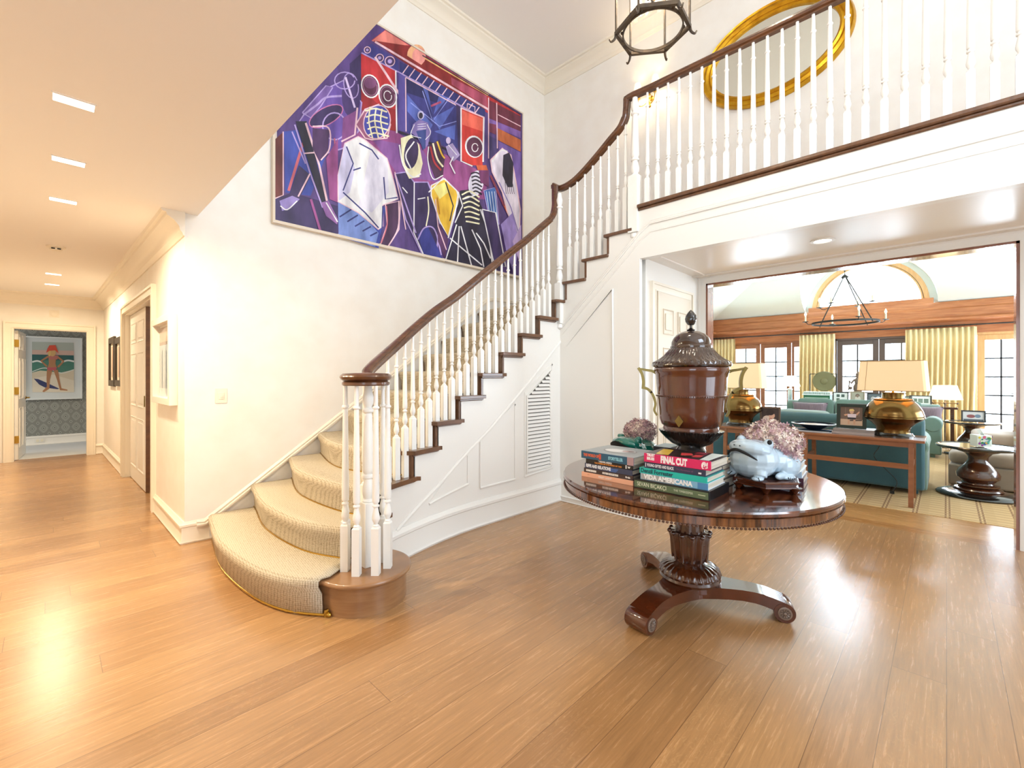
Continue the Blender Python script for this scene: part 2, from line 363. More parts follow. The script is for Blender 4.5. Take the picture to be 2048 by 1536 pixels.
def ell(cx, cy, rx, ry, n=20, rot=0):
    return [(cx+rx*cos(a)*cos(rot)-ry*sin(a)*sin(rot), cy+rx*cos(a)*sin(rot)+ry*sin(a)*cos(rot)) for a in [2*pi*i/n for i in range(n)]]
class Art:
    "flat artwork: coloured polygons on a board; one mesh"
    def __init__(s, tf, n, step=.0004): s.mb = MB(); s.tf = tf; s.n = Vector(n); s.mats = []; s.k = 1; s.step = step
    def col(s, c):
        if c not in s.mats: s.mats.append(c)
        s.mb.mi = s.mats.index(c)
    def poly(s, c, pts, up=True, ol=None, w=7):
        s.col(c); o = s.n*s.step*s.k; s.mb.add([s.tf(*p)+o for p in pts], [list(range(len(pts)))])
        if up: s.k += 1
        if ol: s.line(ol, list(pts)+[pts[0]], w)
        return s
    def line(s, c, pts, wd, smooth=False):
        if smooth: pts = [tuple(p) for p in catmull([(a, b, 0) for a, b in pts], 5)]; pts = [(p[0], p[1]) for p in pts]
        for q in stroke(pts, wd): s.poly(c, [tuple(a) for a in q], False)
        s.k += 1; return s
    def build(s, name, parent, rough=.5, fn=None): return s.mb.build(name, [(fn(c) if fn else flat(c, rough)) if c.startswith('#') else MAT[c] for c in s.mats], parent, fix=False, smooth=False)
def text(parent, body, size, M, mat, wid=None, bold=0, name='lettering', ext=.0004):
    cu = bpy.data.curves.new('t', 'FONT'); cu.body = body; cu.size = size; cu.extrude = ext; cu.offset = bold; cu.align_y = 'CENTER'; cu.resolution_u = 3
    to = bpy.data.objects.new('t', cu); COL.objects.link(to); bpy.context.view_layer.update()
    me = bpy.data.meshes.new_from_object(to, depsgraph=bpy.context.evaluated_depsgraph_get())
    bpy.data.objects.remove(to); bpy.data.curves.remove(cu)
    xs = [v.co.x for v in me.vertices]
    if wid and xs: k = wid/(max(xs)-min(xs)); me.transform(Matrix.Diagonal((k, 1, 1, 1)))
    me.transform(M if parent is None else rmat(parent).inverted() @ M)
    me.materials.append(MAT[mat] if isinstance(mat, str) and mat in MAT else flat(mat, .5)); me.name = name
    o = bpy.data.objects.new(name, me); COL.objects.link(o)
    if parent is not None: o.parent = parent
    return o
# ================================================================ the shell
R = 3.04/15
def sbox(name, mat, *b, bevel=0): return struct(MB().box(*b).build(name, mat, bevel=bevel))
struct(MB().box(-2.5, 5.35, -3.4, 11.0, -.1, 0).build('floor', 'oak'))
struct(MB().box(5.35, 6.12, -4.1, 5.0, -.1, 0).build('floor', 'oak2'))
struct(MB().box(6.12, 14.2, -4.1, 5.0, -.1, .004).build('floor', 'plaid'))
struct(MB().box(-2.5, 2.0, 11.0, 13.3, -.1, .002).build('floor', 'bedfloor'))
YS = 4.53   # stair wall
FX = 3.99   # face of the balcony and of the upper flight
MX = 5.40   # mirror wall
HC = 2.74   # hall ceiling
# stair wall; hall wall leans 0.9 degrees
sbox('wall_stair', 'wallpaper', .80, 5.56, YS, YS+.12, 0, 5.97)
def hx(y): return .78-.016*(y-YS)
HM = Matrix.Translation((.78, YS, 0)) @ Matrix.Rotation(math.atan(.016), 4, 'Z')   # local: x = into the wall, y = along the hall
DY0, DY1 = 5.9-YS, 8.1-YS
b = MB(); b.M = HM
b.box(0, .12, 0, DY0, 0, HC+.3); b.box(0, .12, DY1, 6.4, 0, HC+.3); b.box(0, .12, DY0, DY1, 2.23, HC+.3); struct(b.build('wall_hall_right', 'wallpaper'))
b = MB(); b.M = HM; b.box(.5, .6, DY0-.5, DY1+.5, 0, 2.6); struct(b.build('wall_beyond_door', 'wallpaper'))
b = MB(); b.box(-2.4, -.41, 10.8, 10.93, 0, HC+.3); b.box(.47, .9, 10.8, 10.93, 0, HC+.3); b.box(-.41, .47, 10.8, 10.93, 2.165, HC+.3)
struct(b.build('wall_hall_end', 'wallpaper'))
b = MB(); b.box(-2.4, 2.0, 13.05, 13.15, 0, 2.75); struct(b.build('wall_bedroom_back', 'damask'))
b = MB(); b.box(1.9, 2.0, 10.93, 13.05, 0, 2.75); b.box(-2.5, -2.4, 10.93, 11.2, 0, 2.75); b.box(-2.5, -2.4, 12.8, 13.05, 0, 2.75)
b.box(-2.5, -2.4, 11.2, 12.8, 0, .8); b.box(-2.5, -2.4, 11.2, 12.8, 2.2, 2.75); struct(b.build('wall_bedroom_side', 'damask'))
sbox('ceiling', 'ceil', -2.5, 2.0, 10.93, 13.1, 2.75, 2.85)
b = MB(); b.box(-1.3, -1.2, 0, 10.8, 0, 5.97); b.box(-2.1, -2, -3.3, -2.5, 0, 5.97); b.box(-2.1, -2, -.4, 0, 0, 5.97); b.box(-2.1, -2, -2.5, -.4, 0, .3); b.box(-2.1, -2, -2.5, -.4, 2.55, 3.3); b.box(-2.1, -2, -2.5, -.4, 5.3, 5.97)
b.box(-2, -1.2, 0, .1, 0, 5.97); struct(b.build('wall_left', 'wallpaper'))
b = MB()
for a in ((-2.1, 1.2, 0, 5.97), (3.8, 5.56, 0, 5.97), (1.2, 3.8, 0, .3), (1.2, 3.8, 2.65, 3.25), (1.2, 3.8, 5.4, 5.97)): b.box(a[0], a[1], -3.3, -3.2, a[2], a[3])
struct(b.build('wall_front', 'wallpaper'))
# back (mirror) wall with the wide opening
OY0, OY1, OZ = -.42, 2.04, 2.475
b = MB(); b.box(MX, MX+.16, OY1, YS, 0, 5.97); b.box(MX, MX+.16, -3.2, OY0, 0, 5.97); b.box(MX, MX+.16, OY0, OY1, OZ, 5.97)
struct(b.build('wall_mirror', 'wallpaper'))
# ceilings
struct(MB().box(-2, .87, -3.2, 10.8, HC, 3.04).build('ceiling', 'ceil'))
struct(MB().box(-2.1, 5.56, -3.3, YS+.12, 5.97, 6.07).build('ceiling', 'ceil'))
struct(MB().box(-1.3, .9, YS+.12, 10.93, 5.9, 6.0).build('ceiling', 'ceil'))
# balcony slab: soffit, face
struct(MB().box(FX, MX, -3.2, 2.13, 2.55, 3.0).build('ceiling', 'soffit'))
sbox('wall_balcony_face', 'white', FX-.02, FX+.06, -3.2, 2.13, 2.525, 3.0)
sbox('wall_alcove_side', 'white', FX+.1, MX, 2.13, 2.22, 0, 2.55)
# ---------------------------------------------------------------- mouldings
crown = [(0, 0), (0, -.19), (.012, -.19), (.02, -.165), (.035, -.15), (.04, -.12), (.075, -.075), (.12, -.045), (.125, -.025), (.15, -.02), (.16, 0)]
def crown_on(name, p0, p1, mat='trim', k=1, flip=1):
    b = MB(); b.sweep([p0, p1], [(a*k*flip, c*k) for a, c in crown]); return struct(b.build(name, mat))
crown_on('trim_1', (.87, YS, 5.97), (MX, YS, 5.97)); crown_on('trim_2', (MX, YS, 5.97), (MX, -3.2, 5.97))
def hp(x, y, z): return HM @ Vector((x, y, z))
crown_on('trim_3', hp(0, 6.3, HC), hp(0, -.02, HC), flip=1)
crown_on('trim_4', (-1.2, 10.8, HC), (.7, 10.8, HC))
b = MB(); b.sweep([(FX+.1, 2.0, 2.55), (MX, 2.0, 2.55)], [(0, 0), (.02, 0), (.02, -.012), (0, -.012)])
b.sweep([(MX-.16, 2.13, 2.55), (MX-.16, -3, 2.55)], [(0, 0), (.03, 0), (.03, -.015), (0, -.015)]); struct(b.build('trim_5', 'soffit'))
base = [(0, 0), (.02, 0), (.026, .012), (.016, .03), (.016, .135), (.026, .142), (.026, .158), (.016, .166), (.008, .182), (0, .182)]
def base_on(name, path, mat='trim', k=1): b = MB(); b.sweep(path, [(a*k, c) for a, c in base]); return struct(b.build(name, mat))
base_on('baseboard_hall', [hp(0, 6.25, 0), hp(0, DY1+.1, 0)])
base_on('baseboard_corner', [hp(0, DY0-.1, 0), hp(0, 0, 0), (.99, YS, 0)])
base_on('baseboard_hall_end', [(.55, 10.8, 0), (.69, 10.8, 0)])
base_on('baseboard_bedroom', [(-2.4, 13.05, 0), (1.9, 13.05, 0)], 'white')
base_on('baseboard_mirror_wall', [(MX, 2.22, 3.06), (MX, -3.2, 3.06)])
# sloped wall string cap of the stair wall, following the flight then level
b = MB(); sk = [(0, 0), (.02, 0), (.02, .012), (.03, .016), (.03, .03), (.018, .036), (.022, .05), (.006, .064), (0, .064)]
cap = [(.86, .118), (.94, .118), (2.155, .97), (4.2, 2.40), (4.32, 2.42), (MX, 2.42)]
b.sweep([(x, YS, z) for x, z in cap], sk)
struct(b.build('trim_6', 'trim'))
b = MB(); pts = [(.95, 0), (MX, 0), (MX, 2.44), (4.3, 2.44), (4.2, 2.42), (2.155, .99), (.95, .15)]
b.M = Matrix(((1, 0, 0, 0), (0, 0, 1, YS-.016), (0, 1, 0, 0), (0, 0, 0, 1))); b.prism(pts, 0, .014); struct(b.build('trim_7', 'white'))
# mouldings on balcony face and down along the upper flight
b = MB(); fa = [(0, 0), (.012, 0), (.016, .01), (.008, .02), (.012, .03), (.0, .04)]
mold = [(-3.2, 2.83), (2.02, 2.83), (2.12, 2.76), (3.07, 1.92)]
for dz, kk in ((0, 1), (-.075, .45)): b.sweep([(FX-.0195, y, z+dz) for y, z in mold], [(-o*kk, h*kk) for o, h in fa])
struct(b.build('trim_8', 'white'))
# opening casing and wood jamb
b = MB()
cas = [(0, 0), (.015, 0), (.022, .02), (.022, .06), (.03, .07), (.03, .1), (0, .1)]
b.sweep([(MX, OY1, 0), (MX, OY1, OZ), (MX, OY0, OZ), (MX, OY0, 0)], [(h-.0, -o) for o, h in cas][::-1], up=(1, 0, 0))
struct(b.build('trim_9', 'white'))
b = MB(); b.box(MX-.005, MX+.17, OY1-.02, OY1, 0, OZ); b.box(MX-.005, MX+.17, OY0, OY0+.02, 0, OZ); b.box(MX-.005, MX+.17, OY0, OY1, OZ-.02, OZ); struct(b.build('trim_10', 'jamb'))
# hall-end door casing, hall door casing
def casing(mb, M, x0, x1, zt, w=.1, t=.025):
    mb.M = M
    for a in ((x0-w, x0, 0, zt+w), (x1, x1+w, 0, zt+w), (x0, x1, zt, zt+w)): mb.box(a[0], a[1], -t, 0, a[2], a[3])
    for a in ((x0-w, x0-w+.025, 0, zt+w), (x1+w-.025, x1+w, 0, zt+w), (x0-w+.025, x1+w-.025, zt+w-.025, zt+w)): mb.box(a[0], a[1], -t-.014, -t+.001, a[2], a[3])
    for a in ((x0-.012, x0, 0, zt+.012), (x1, x1+.012, 0, zt+.012), (x0, x1, zt, zt+.012)): mb.box(a[0], a[1], -t-.008, -t+.001, a[2], a[3])
b = MB(); casing(b, Matrix.Translation((0, 10.8, 0)), -.41, .47, 2.165); b.M = Matrix()
b.box(-.41, -.395, 10.78, 10.94, 0, 2.165); b.box(.455, .47, 10.78, 10.94, 0, 2.165); b.box(-.395, .455, 10.78, 10.94, 2.15, 2.165)
struct(b.build('trim_11', 'trim'))
b = MB(); M2 = HM @ Matrix(((0, 1, 0, 0), (1, 0, 0, 0), (0, 0, 1, 0), (0, 0, 0, 1))); casing(b, M2, DY0, DY1, 2.23)
b.M = HM; b.box(0, .12, DY0, DY0+.015, 0, 2.23); b.box(0, .12, DY1-.015, DY1, 0, 2.23); b.box(0, .12, DY0+.015, DY1-.015, 2.215, 2.23); struct(b.build('trim_12', 'trim'))
# ---------------------------------------------------------------- doors
def panel_door(name, M, w, h, mat, rows, t=.04, knob=None, x0=0):
    "door in the local x-z plane, thickness along y, face towards -y"
    e = bpy.data.objects.new(name, None); COL.objects.link(e); e.location = M.translation; struct(e)
    b = MB(); b.M = M; b.box(0, w, 0, t, .008, h)
    b2 = MB(); b2.M = M
    st = .11; cw = (w-3*st)/2
    for (z0, z1) in rows:
        for x in (st, 2*st+cw):
            for yf, sg in ((0, -1), (t, 1)):
                o = .02
                pr = [(0, 0), (.012, 0), (.016, .012), (0, .02)]
                y = yf
                ring = [(x, y, z0), (x+cw, y, z0), (x+cw, y, z1), (x, y, z1)]
                for i in range(4):
                    p, q = Vector(ring[i]), Vector(ring[(i+1) % 4]); d = (q-p).normalized(); u = Vector((0, sg*.009, 0)); n = Vector((-d.z, 0, d.x))*.014
                    b2.add([p, q, q+n, p+n, p+u, q+u, q+n, p+n], [(0, 1, 5, 4), (4, 5, 6, 7)])
                b2.box(x+.045, x+cw-.045, min(y, y+sg*.007), max(y, y+sg*.007), z0+.045, z1-.045)
    b.build('door_leaf', mat, e, bevel=.002); b2.build('door_panel', mat, e, bevel=.003)
    return e
six = [(.2, .85), (1.0, 1.68), (1.82, 2.08)]
# six-panel door in the alcove side wall (faces -Y)
d = panel_door('door_1', Matrix.Translation((4.27, 2.085, 0)), .80, 2.245, 'doorc', six)
b = MB(); b.lathe([(.026, 0), (.026, .008), (.012, .014), (.011, .03), (.024, .04), (.03, .055), (.024, .066), (.002, .07)], (4.33, 2.085, 1.0), 16, ax=(0, -1, 0)); b.build('door_knob', 'brass', d)
b = MB(); casing(b, Matrix.Translation((0, 2.13, 0)), 4.26, 5.08, 2.25, .09); struct(b.build('trim_13', 'trim'))
# bedroom door, open into the room
d = panel_door('door_2', Matrix.Translation((-.355, 10.95, 0)) @ Matrix.Rotation(radians(85.5), 4, 'Z'), .84, 2.13, 'white', six)
b = MB(); p = Matrix.Translation((-.355, 10.95, 0)) @ Matrix.Rotation(radians(85.5), 4, 'Z'); b.M = p
b.lathe([(.03, 0), (.03, .01), (.012, .014), (.012, .05)], (.78, 0, 1.0), 14, ax=(0, -1, 0)); b.box(.66, .79, -.06, -.045, .99, 1.012); b.build('door_handle', 'brass', d, bevel=.003)
for z in (.28, 1.08, 1.86): b = MB(); b.box(-.393, -.345, 10.935, 10.95, z, z+.12); b.box(-.396, -.392, 10.86, 10.945, z, z+.12); b.build('hinge', 'brass', d)
# sliding door in the hall wall
M3 = HM @ Matrix(((0, -1, 0, .095), (1, 0, 0, 6.82-YS), (0, 0, 1, 0), (0, 0, 0, 1)))
d = panel_door('door_3', M3, 1.27, 2.21, 'white', six, t=.042)
b = MB(); b.M = HM; b.box(.052, .098, 6.808-YS, 6.821-YS, .01, 2.21); b.build('door_edge', 'tread', d)
b = MB(); b.M = HM; b.box(.044, .053, 6.86-YS, 6.89-YS, 1.02, 1.15); b.build('edge_pull', 'brassd', d)
# ---------------------------------------------------------------- windows behind the camera
def window(name, M, w, h, cols, rows, fm='white', mm='white'):
    e = bpy.data.objects.new(name, None); COL.objects.link(e); e.location = M.translation; struct(e)
    b = MB(); b.M = M; f = .06
    for a in ((0, f, 0, h), (w-f, w, 0, h), (f, w-f, 0, f), (f, w-f, h-f, h)): b.box(a[0], a[1], 0, .06, a[2], a[3])
    b.build('window_frame', fm, e)
    b = MB(); b.M = M
    for i in range(1, cols): b.box(i*w/cols-.012, i*w/cols+.012, .02, .04, f, h-f)
    for j in range(1, rows): b.box(f, w-f, .02, .04, j*h/rows-.012, j*h/rows+.012)
    b.build('muntins', mm, e)
    b = MB(); b.M = M; b.box(f, w-f, .028, .032, f, h-f); b.build('pane', 'glass', e)
    return e
window('window_1', Matrix.Translation((1.2, -3.28, .3)), 2.6, 2.35, 4, 4)
window('window_2', Matrix.Translation((1.2, -3.28, 3.25)), 2.6, 2.15, 4, 4)
# ================================================================ living room shell
LY = 4.85; LX = 13.2; BZ = 2.92
b = MB()
b.box(LX, LX+.2, 4.35, LY+.2, 0, 2.27); b.box(LX, LX+.2, 1.95, 2.56, 0, 2.27); b.box(LX, LX+.2, -.40, .28, 0, 2.27); b.box(LX, LX+.2, -4.1, -2.5, 0, 2.27)
b.box(LX, LX+.2, -4.1, LY+.2, 2.27, BZ)
struct(b.build('wall_living_far', 'pine'))
sbox('wall_living_left', 'lceil', MX+.16, LX+.2, LY, LY+.15, 0, BZ)
b = MB(); b.box(MX+.16, 7.1, -4.1, -4, 0, BZ); b.box(12.1, LX, -4.1, -4, 0, BZ); b.box(7.1, 12.1, -4.1, -4, 2.5, BZ); b.box(7.1, 12.1, -4.1, -4, 0, .4); struct(b.build('wall_living_right', 'lceil'))
b = MB(); b.box(MX+.16, MX+.3, -4, OY0-.1, 0, BZ+.1); b.box(MX+.16, MX+.3, OY1+.1, LY, 0, BZ+.1); b.box(MX+.16, MX+.3, OY0-.1, OY1+.1, OZ+.1, BZ+.1); struct(b.build('wall_living_near', 'lceil'))
window('window_3', Matrix.Translation((7.1, -4.08, .4)), 5.0, 2.1, 8, 4)
# vault: four slopes with a barrel dormer over the arched window
K = .45; TZ = 4.45; T = (TZ-BZ)/K; YC = 1.33; BR = 1.2; BB = 2.95; AR = 1.05
def slope(t, y): return Vector((LX-t, y, BZ+K*t))
ths = [pi*i/40 for i in range(41)]
rim = [slope((BB+BR*sin(a)-BZ)/K, YC+BR*cos(a)) for a in ths]
b = MB()
outer = [slope(0, -4), slope(T, -4+T), slope(T, LY-T), slope(0, LY)]
# polygon with notch: bottom edge from y=-4 to hole, hole rim, then to y=LY
b.add([outer[0]]+[slope(0, YC-BR)]+rim[::-1]+[slope(0, YC+BR)]+[outer[3], outer[2], outer[1]], [list(range(len(rim)+6))])
b.add([(LX, LY, BZ), slope(T, LY-T), (MX+.3+T, LY-T, TZ), (MX+.3, LY, BZ)], [(0, 1, 2, 3)])
b.add([(LX, -4, BZ), slope(T, -4+T), (MX+.3+T, -4+T, TZ), (MX+.3, -4, BZ)], [(0, 1, 2, 3)])
b.add([(MX+.3, -4, BZ), (MX+.3, LY, BZ), (MX+.3+T, LY-T, TZ), (MX+.3+T, -4+T, TZ)], [(0, 1, 2, 3)])
b.add([slope(T, -4+T), slope(T, LY-T), (MX+.3+T, LY-T, TZ), (MX+.3+T, -4+T, TZ)], [(0, 1, 2, 3)])
struct(b.build('ceiling', 'lceil', smooth=False))
b = MB(); b.grid([[Vector((LX+.1, p.y, p.z)) for p in rim], rim]); struct(b.build('ceiling', 'lceil'))
# gable wall around the arched window
b = MB(); o_ = [(YC+BR*cos(a), BB+BR*sin(a)) for a in ths]; i_ = [(YC+AR*cos(a), BB+.04+AR*sin(a)) for a in ths]
b.grid([[Vector((LX+.05, *p)) for p in o_], [Vector((LX+.05, *p)) for p in i_]]); struct(b.build('wall_gable', 'lceil'))
e = bpy.data.objects.new('window_4', None); COL.objects.link(e); e.location = (LX, YC, BB); struct(e)
b = MB(); b.sweep([(LX+.03, YC+(AR-.03)*cos(a), BB+.04+(AR-.03)*sin(a)) for a in ths], [(-.05, -.04), (.05, -.04), (.05, .04), (-.05, .04)], up=(1, 0, 0))
b.sweep([(LX+.01, YC+(AR-.09)*cos(a), BB+.04+(AR-.09)*sin(a)) for a in ths], [(-.02, -.02), (.02, -.02), (.02, .02), (-.02, .02)], up=(1, 0, 0)); b.build('window_frame', 'pinel', e)
b = MB(); b.box(LX-.10, LX+.06, YC-AR-.08, YC+AR+.08, BB-.02, BB+.10); b.build('window_sill', 'pine', e)
b = MB(); b.add([Vector((LX+.08, YC+(AR-.05)*cos(a), BB+.04+(AR-.05)*sin(a))) for a in ths], [list(range(41))]); b.build('pane', 'glass', e)
# wooden cornice beam round the room
cor = [(0, 0), (.10, 0), (.12, -.05), (.12, -.13), (.16, -.16), (.16, -.32), (.27, -.36), (.27, -.40), (.22, -.42), (.05, -.43), (.05, -.52), (0, -.52)]
b = MB(); b.sweep([(MX+.32, LY, BZ+.02), (LX, LY, BZ+.02), (LX, -4, BZ+.02)], cor); struct(b.build('trim_14', 'pine'))
# ---------------------------------------------------------------- french doors
def french(name, y0, y1, leaves, fm, z1=2.27, mm='muntin'):
    e = bpy.data.objects.new(name, None); COL.objects.link(e); e.location = (LX, (y0+y1)/2, 0); struct(e)
    b = MB(); f = .05
    b.box(LX, LX+.12, y0, y0+f, 0, z1); b.box(LX, LX+.12, y1-f, y1, 0, z1); b.box(LX, LX+.12, y0, y1, z1-f, z1); b.build('door_frame', fm, e, bevel=.004)
    n = len(leaves); w = (y1-y0-2*f)/sum(leaves); y = y0+f
    for L in leaves:
        W = w*L; s = .11 if L >= 1 else .06; b = MB()
        for a in ((y+.004, y+s, .02, z1-f), (y+W-s, y+W-.004, .02, z1-f), (y+s, y+W-s, .02, .24), (y+s, y+W-s, z1-f-.11, z1-f)): b.box(LX+.03, LX+.08, *a)
        lf = b.build('door_leaf', fm, e, bevel=.005)
        b = MB(); ya, yb, za, zb = y+s, y+W-s, .24, z1-f-.11; nc = 2 if L >= 1 else 1
        for i in range(1, nc): q = ya+(yb-ya)*i/nc; b.box(LX+.04, LX+.07, q-.014, q+.014, za, zb)
        for j in range(1, 5): q = za+(zb-za)*j/5; b.box(LX+.04, LX+.07, ya, yb, q-.014, q+.014)
        b.build('muntins', mm, lf)
        b = MB(); b.box(LX+.054, LX+.058, ya, yb, za, zb); b.build('pane', 'glass', lf)
        y += W
    return e
french('door_4', 2.56, 4.35, [1/3, 1, 1], 'cherry'); french('door_5', .28, 1.95, [1, 1], 'backlit_frame'); d6 = french('door_6', -2.5, -.40, [1, 1, 1], 'pinel')
b = MB(); b.box(LX-.03, LX+.03, -1.03, -1.0, .92, 1.08); b.tube([(LX-.05, -1.015, 1.03), (LX-.05, -.90, 1.03)], .009); b.tube([(LX-.05, -1.015, 1.03), (LX+.03, -1.015, 1.03)], .009); b.build('door_handle', 'bronze', d6)
# ground outside the doors
struct(MB().box(13.4, 40, -25, 30, -.3, -.1).build('floor', mk('winter_lawn', '#c8cbb8', .9)))
# ================================================================ the staircase
def curve_f(P):
    "x as a smooth function of y through points (y, x)"
    P = sorted(P); Q = catmull([(p[0], p[1], 0) for p in P], 10); ys = [q[0] for q in Q]; xs = [q[1] for q in Q]
    return lambda y: float(np.interp(y, ys, xs))
def Sy(x):   # outer string face
    return 3.10-(.17*max(0, 2.75-x)**2)
xo = {k: 3.573-.27*(10-k) for k in range(2, 12)}; xi = {2: 1.27, 3: 1.60, 4: 1.87, 5: 2.17, 6: 2.47, 7: 2.79, 8: 3.10, 9: 3.39, 10: 3.70, 11: 3.99}
yo = {k: Sy(xo[k])-.045 for k in xo}
NF = {1: curve_f([(4.52, .96), (4.28, .92), (3.73, .85), (3.15, .875), (2.80, .96), (2.60, 1.09), (2.45, 1.2)]),
      2: curve_f([(4.52, 1.28), (4.33, 1.25), (3.745, 1.15), (3.13, 1.177), (2.80, 1.30), (2.70, 1.38), (2.5, 1.5)]),
      3: curve_f([(4.52, 1.60), (4.44, 1.587), (3.77, 1.418), (3.04, 1.46), (2.86, 1.64), (2.7, 1.8)]),
      4: curve_f([(4.52, 1.88), (3.87, 1.706), (3.51, 1.69), (3.12, 1.83), (2.97, 1.95), (2.8, 2.1)])}
for k in range(5, 12):
    u_ = {5: .15, 6: .10, 7: .05}.get(k, 0)
    NF[k] = (lambda k, bu: (lambda y: (lambda u: xo[k]+(xi[k]-xo[k])*u-4*bu*u*(1-u))(min(1, max(0, (y-yo[k])/(4.52-yo[k]))))))(k, u_)
stair = thing('staircase', 'curved white panelled staircase with stained oak treads beside the entrance hall', 'staircase', (2.5, 3.8, 0))
YW = 4.512
def nose_pts(k, y0, y1, n=14, dx=0): return [(NF[k](y1+(y0-y1)*i/n)+dx, y1+(y0-y1)*i/n) for i in range(n+1)]
# bottom step with the bullnose
BC = (1.385, 2.635)
def bull(off):
    r = .285-off
    c1 = nose_pts(1, 2.75, YW, 16, off)
    return c1+arc(BC, r, 188, 400, 26)+[(1.66, 2.9), (1.72, YW)]
b = MB(); b.prism(bull(0), R-.03, R); b.build('tread', 'bullnose', stair, bevel=.012)
b = MB(); b.prism(bull(.03), 0, R-.03); b.build('riser', 'bullnose', stair)
for k in range(2, 12):
    back = nose_pts(k+1, yo.get(k+1, 3.0), YW, 8, .05) if k < 11 else [(MX-.01, YW), (MX-.01, 3.02), (4.0, 3.02)]
    pts = nose_pts(k, yo[k], YW)
    if k < 11:
        outer = [(x, Sy(x)-.045) for x in np.linspace(xo[k], xo[k+1]+.045, 6)][1:]
        pts = pts+[tuple(p) for p in outer]+back[::-1]
    else: pts = pts+back[::-1]
    b = MB(); b.prism(pts, k*R-.032, k*R); t = b.build('tread', 'tread', stair, bevel=.008 if k > 3 else 0)
    ya = Sy(xo[k])-.002
    n0 = nose_pts(k, ya, YW, 14, .03); n1 = nose_pts(k, ya, YW, 14, .05)
    b = MB(); b.prism(n0+n1[::-1], (k-1)*R, k*R-.03); b.build('riser', 'tread', stair)
    # scotia under the nosing
    b = MB()
    if k < 11: b.sweep([(x, Sy(x)-.008, k*R-.042) for x in np.linspace(xo[k]+.02, xo[k+1]+.035, 5)], [(-.012, -.012), (.014, -.0), (.014, .012), (-.012, .012)]); b.build('scotia', 'tread', t)
# upper flight rising towards -Y
NY = {12: 3.06, 13: 2.80, 14: 2.525, 15: 2.25}
for k in (12, 13, 14):
    b = MB(); b.box(FX-.045, MX-.01, NY[k+1]-.05, NY[k], k*R-.032, k*R); b.build('tread', 'tread', stair, bevel=.008)
    b = MB(); b.box(FX-.0225, MX-.01, NY[k]-.055, NY[k]-.03, (k-1)*R, k*R-.03); b.build('riser', 'tread', stair)
b = MB(); b.box(FX-.0225, MX-.01, NY[15]-.05, NY[15]-.03, 14*R, 15*R-.05); b.build('riser', 'tread', stair)
struct(MB().box(FX+.06, MX, -3.2, 2.2, 3.0, 3.03).build('floor', 'oak2'))
b = MB(); b.box(FX-.06, FX+.12, -3.2, 2.142, 3.008, 3.04); b.box(FX-.035, FX, -3.2, 2.142, 2.985, 3.01); nosing = b.build('trim_15', 'tread', bevel=.008); struct(nosing)
# outer string panel, lower flight
b = MB(); 
def strip(x0, x1, z1f, z0f=lambda x: 0, n=4, t=.04):
    X = [x0+(x1-x0)*i/n for i in range(n+1)]
    A = [Vector((x, Sy(x), z0f(x))) for x in X]; B = [Vector((x, Sy(x), z1f(x))) for x in X]; C = [p+Vector((0, t, 0)) for p in A]; D = [p+Vector((0, t, 0)) for p in B]
    b.grid([A, B, D, C, A])
strip(1.62, xo[2]+.05+.27, lambda x: 2*R-.03)
for k in range(3, 11): strip(xo[k]+.05, (xo[k+1]+.05) if k < 10 else FX, lambda x, k=k: k*R-.03)
# upper flight side
ys = [3.10]+[NY[k]-.05 for k in (12, 13, 14, 15)]+[2.13]
for i, (ya, yb, zt) in enumerate([(3.14, NY[12]-.04, 11*R), (NY[12]-.04, NY[13]-.04, 12*R-.03), (NY[13]-.04, NY[14]-.04, 13*R-.03), (NY[14]-.04, NY[15]-.04, 14*R-.03), (NY[15]-.04, 2.13, 3.0)]):
    b.box(FX-.02, FX+.03, yb, ya, 0, zt)
b.build('string_panel', 'white', stair, smooth=True)
# mouldings on the string
def onS(px, py): # the string point seen at a pixel
    y = 3.1
    for _ in range(8): p = pt(px, py, y=y); y = Sy(p.x)
    return Vector((p.x, Sy(p.x), p.z))
def mline(mb, P, n=8, r=.011):
    for a, c in zip(P[:-1], P[1:]):
        a, c = onS(*a), onS(*c); L = []
        for i in range(n+1):
            q = a.lerp(c, i/n); L.append((q.x, Sy(q.x)-.002, q.z))
        mb.sweep(L, [(-.004, -r), (.010, -r*.6), (.012, r*.2), (.004, r), (-.004, r)], up=(0, 0, 1))
b = MB(); mline(b, [(793, 1062), (880, 968), (980, 858), (1060, 762), (1121, 683)], 8, .016)
mline(b, [(858, 1008), (936, 968), (936, 905), (858, 1008)]); mline(b, [(960, 976), (1030, 958), (1030, 808), (960, 878), (960, 976)]); 
mline(b, [(1049, 953), (1104, 935), (1104, 728), (1049, 786), (1049, 953)])
b.sweep([(x, Sy(x), 0) for x in np.linspace(1.62, FX-.01, 14)], [(a, c*1.35) for a, c in base])
b.sweep([(FX-.0195, 3.09, 0), (FX-.0195, 2.13, 0)], [(a*.6, c*.35) for a, c in base])
pa = [(3.02, 1.72), (2.42, 2.27), (2.42, .3)]
b.sweep([(FX-.02, y, z) for y, z in pa], [(.006, -.010), (-.006, -.005), (-.006, .005), (.006, .010)])
b.build('panel_moulding', 'white', stair)
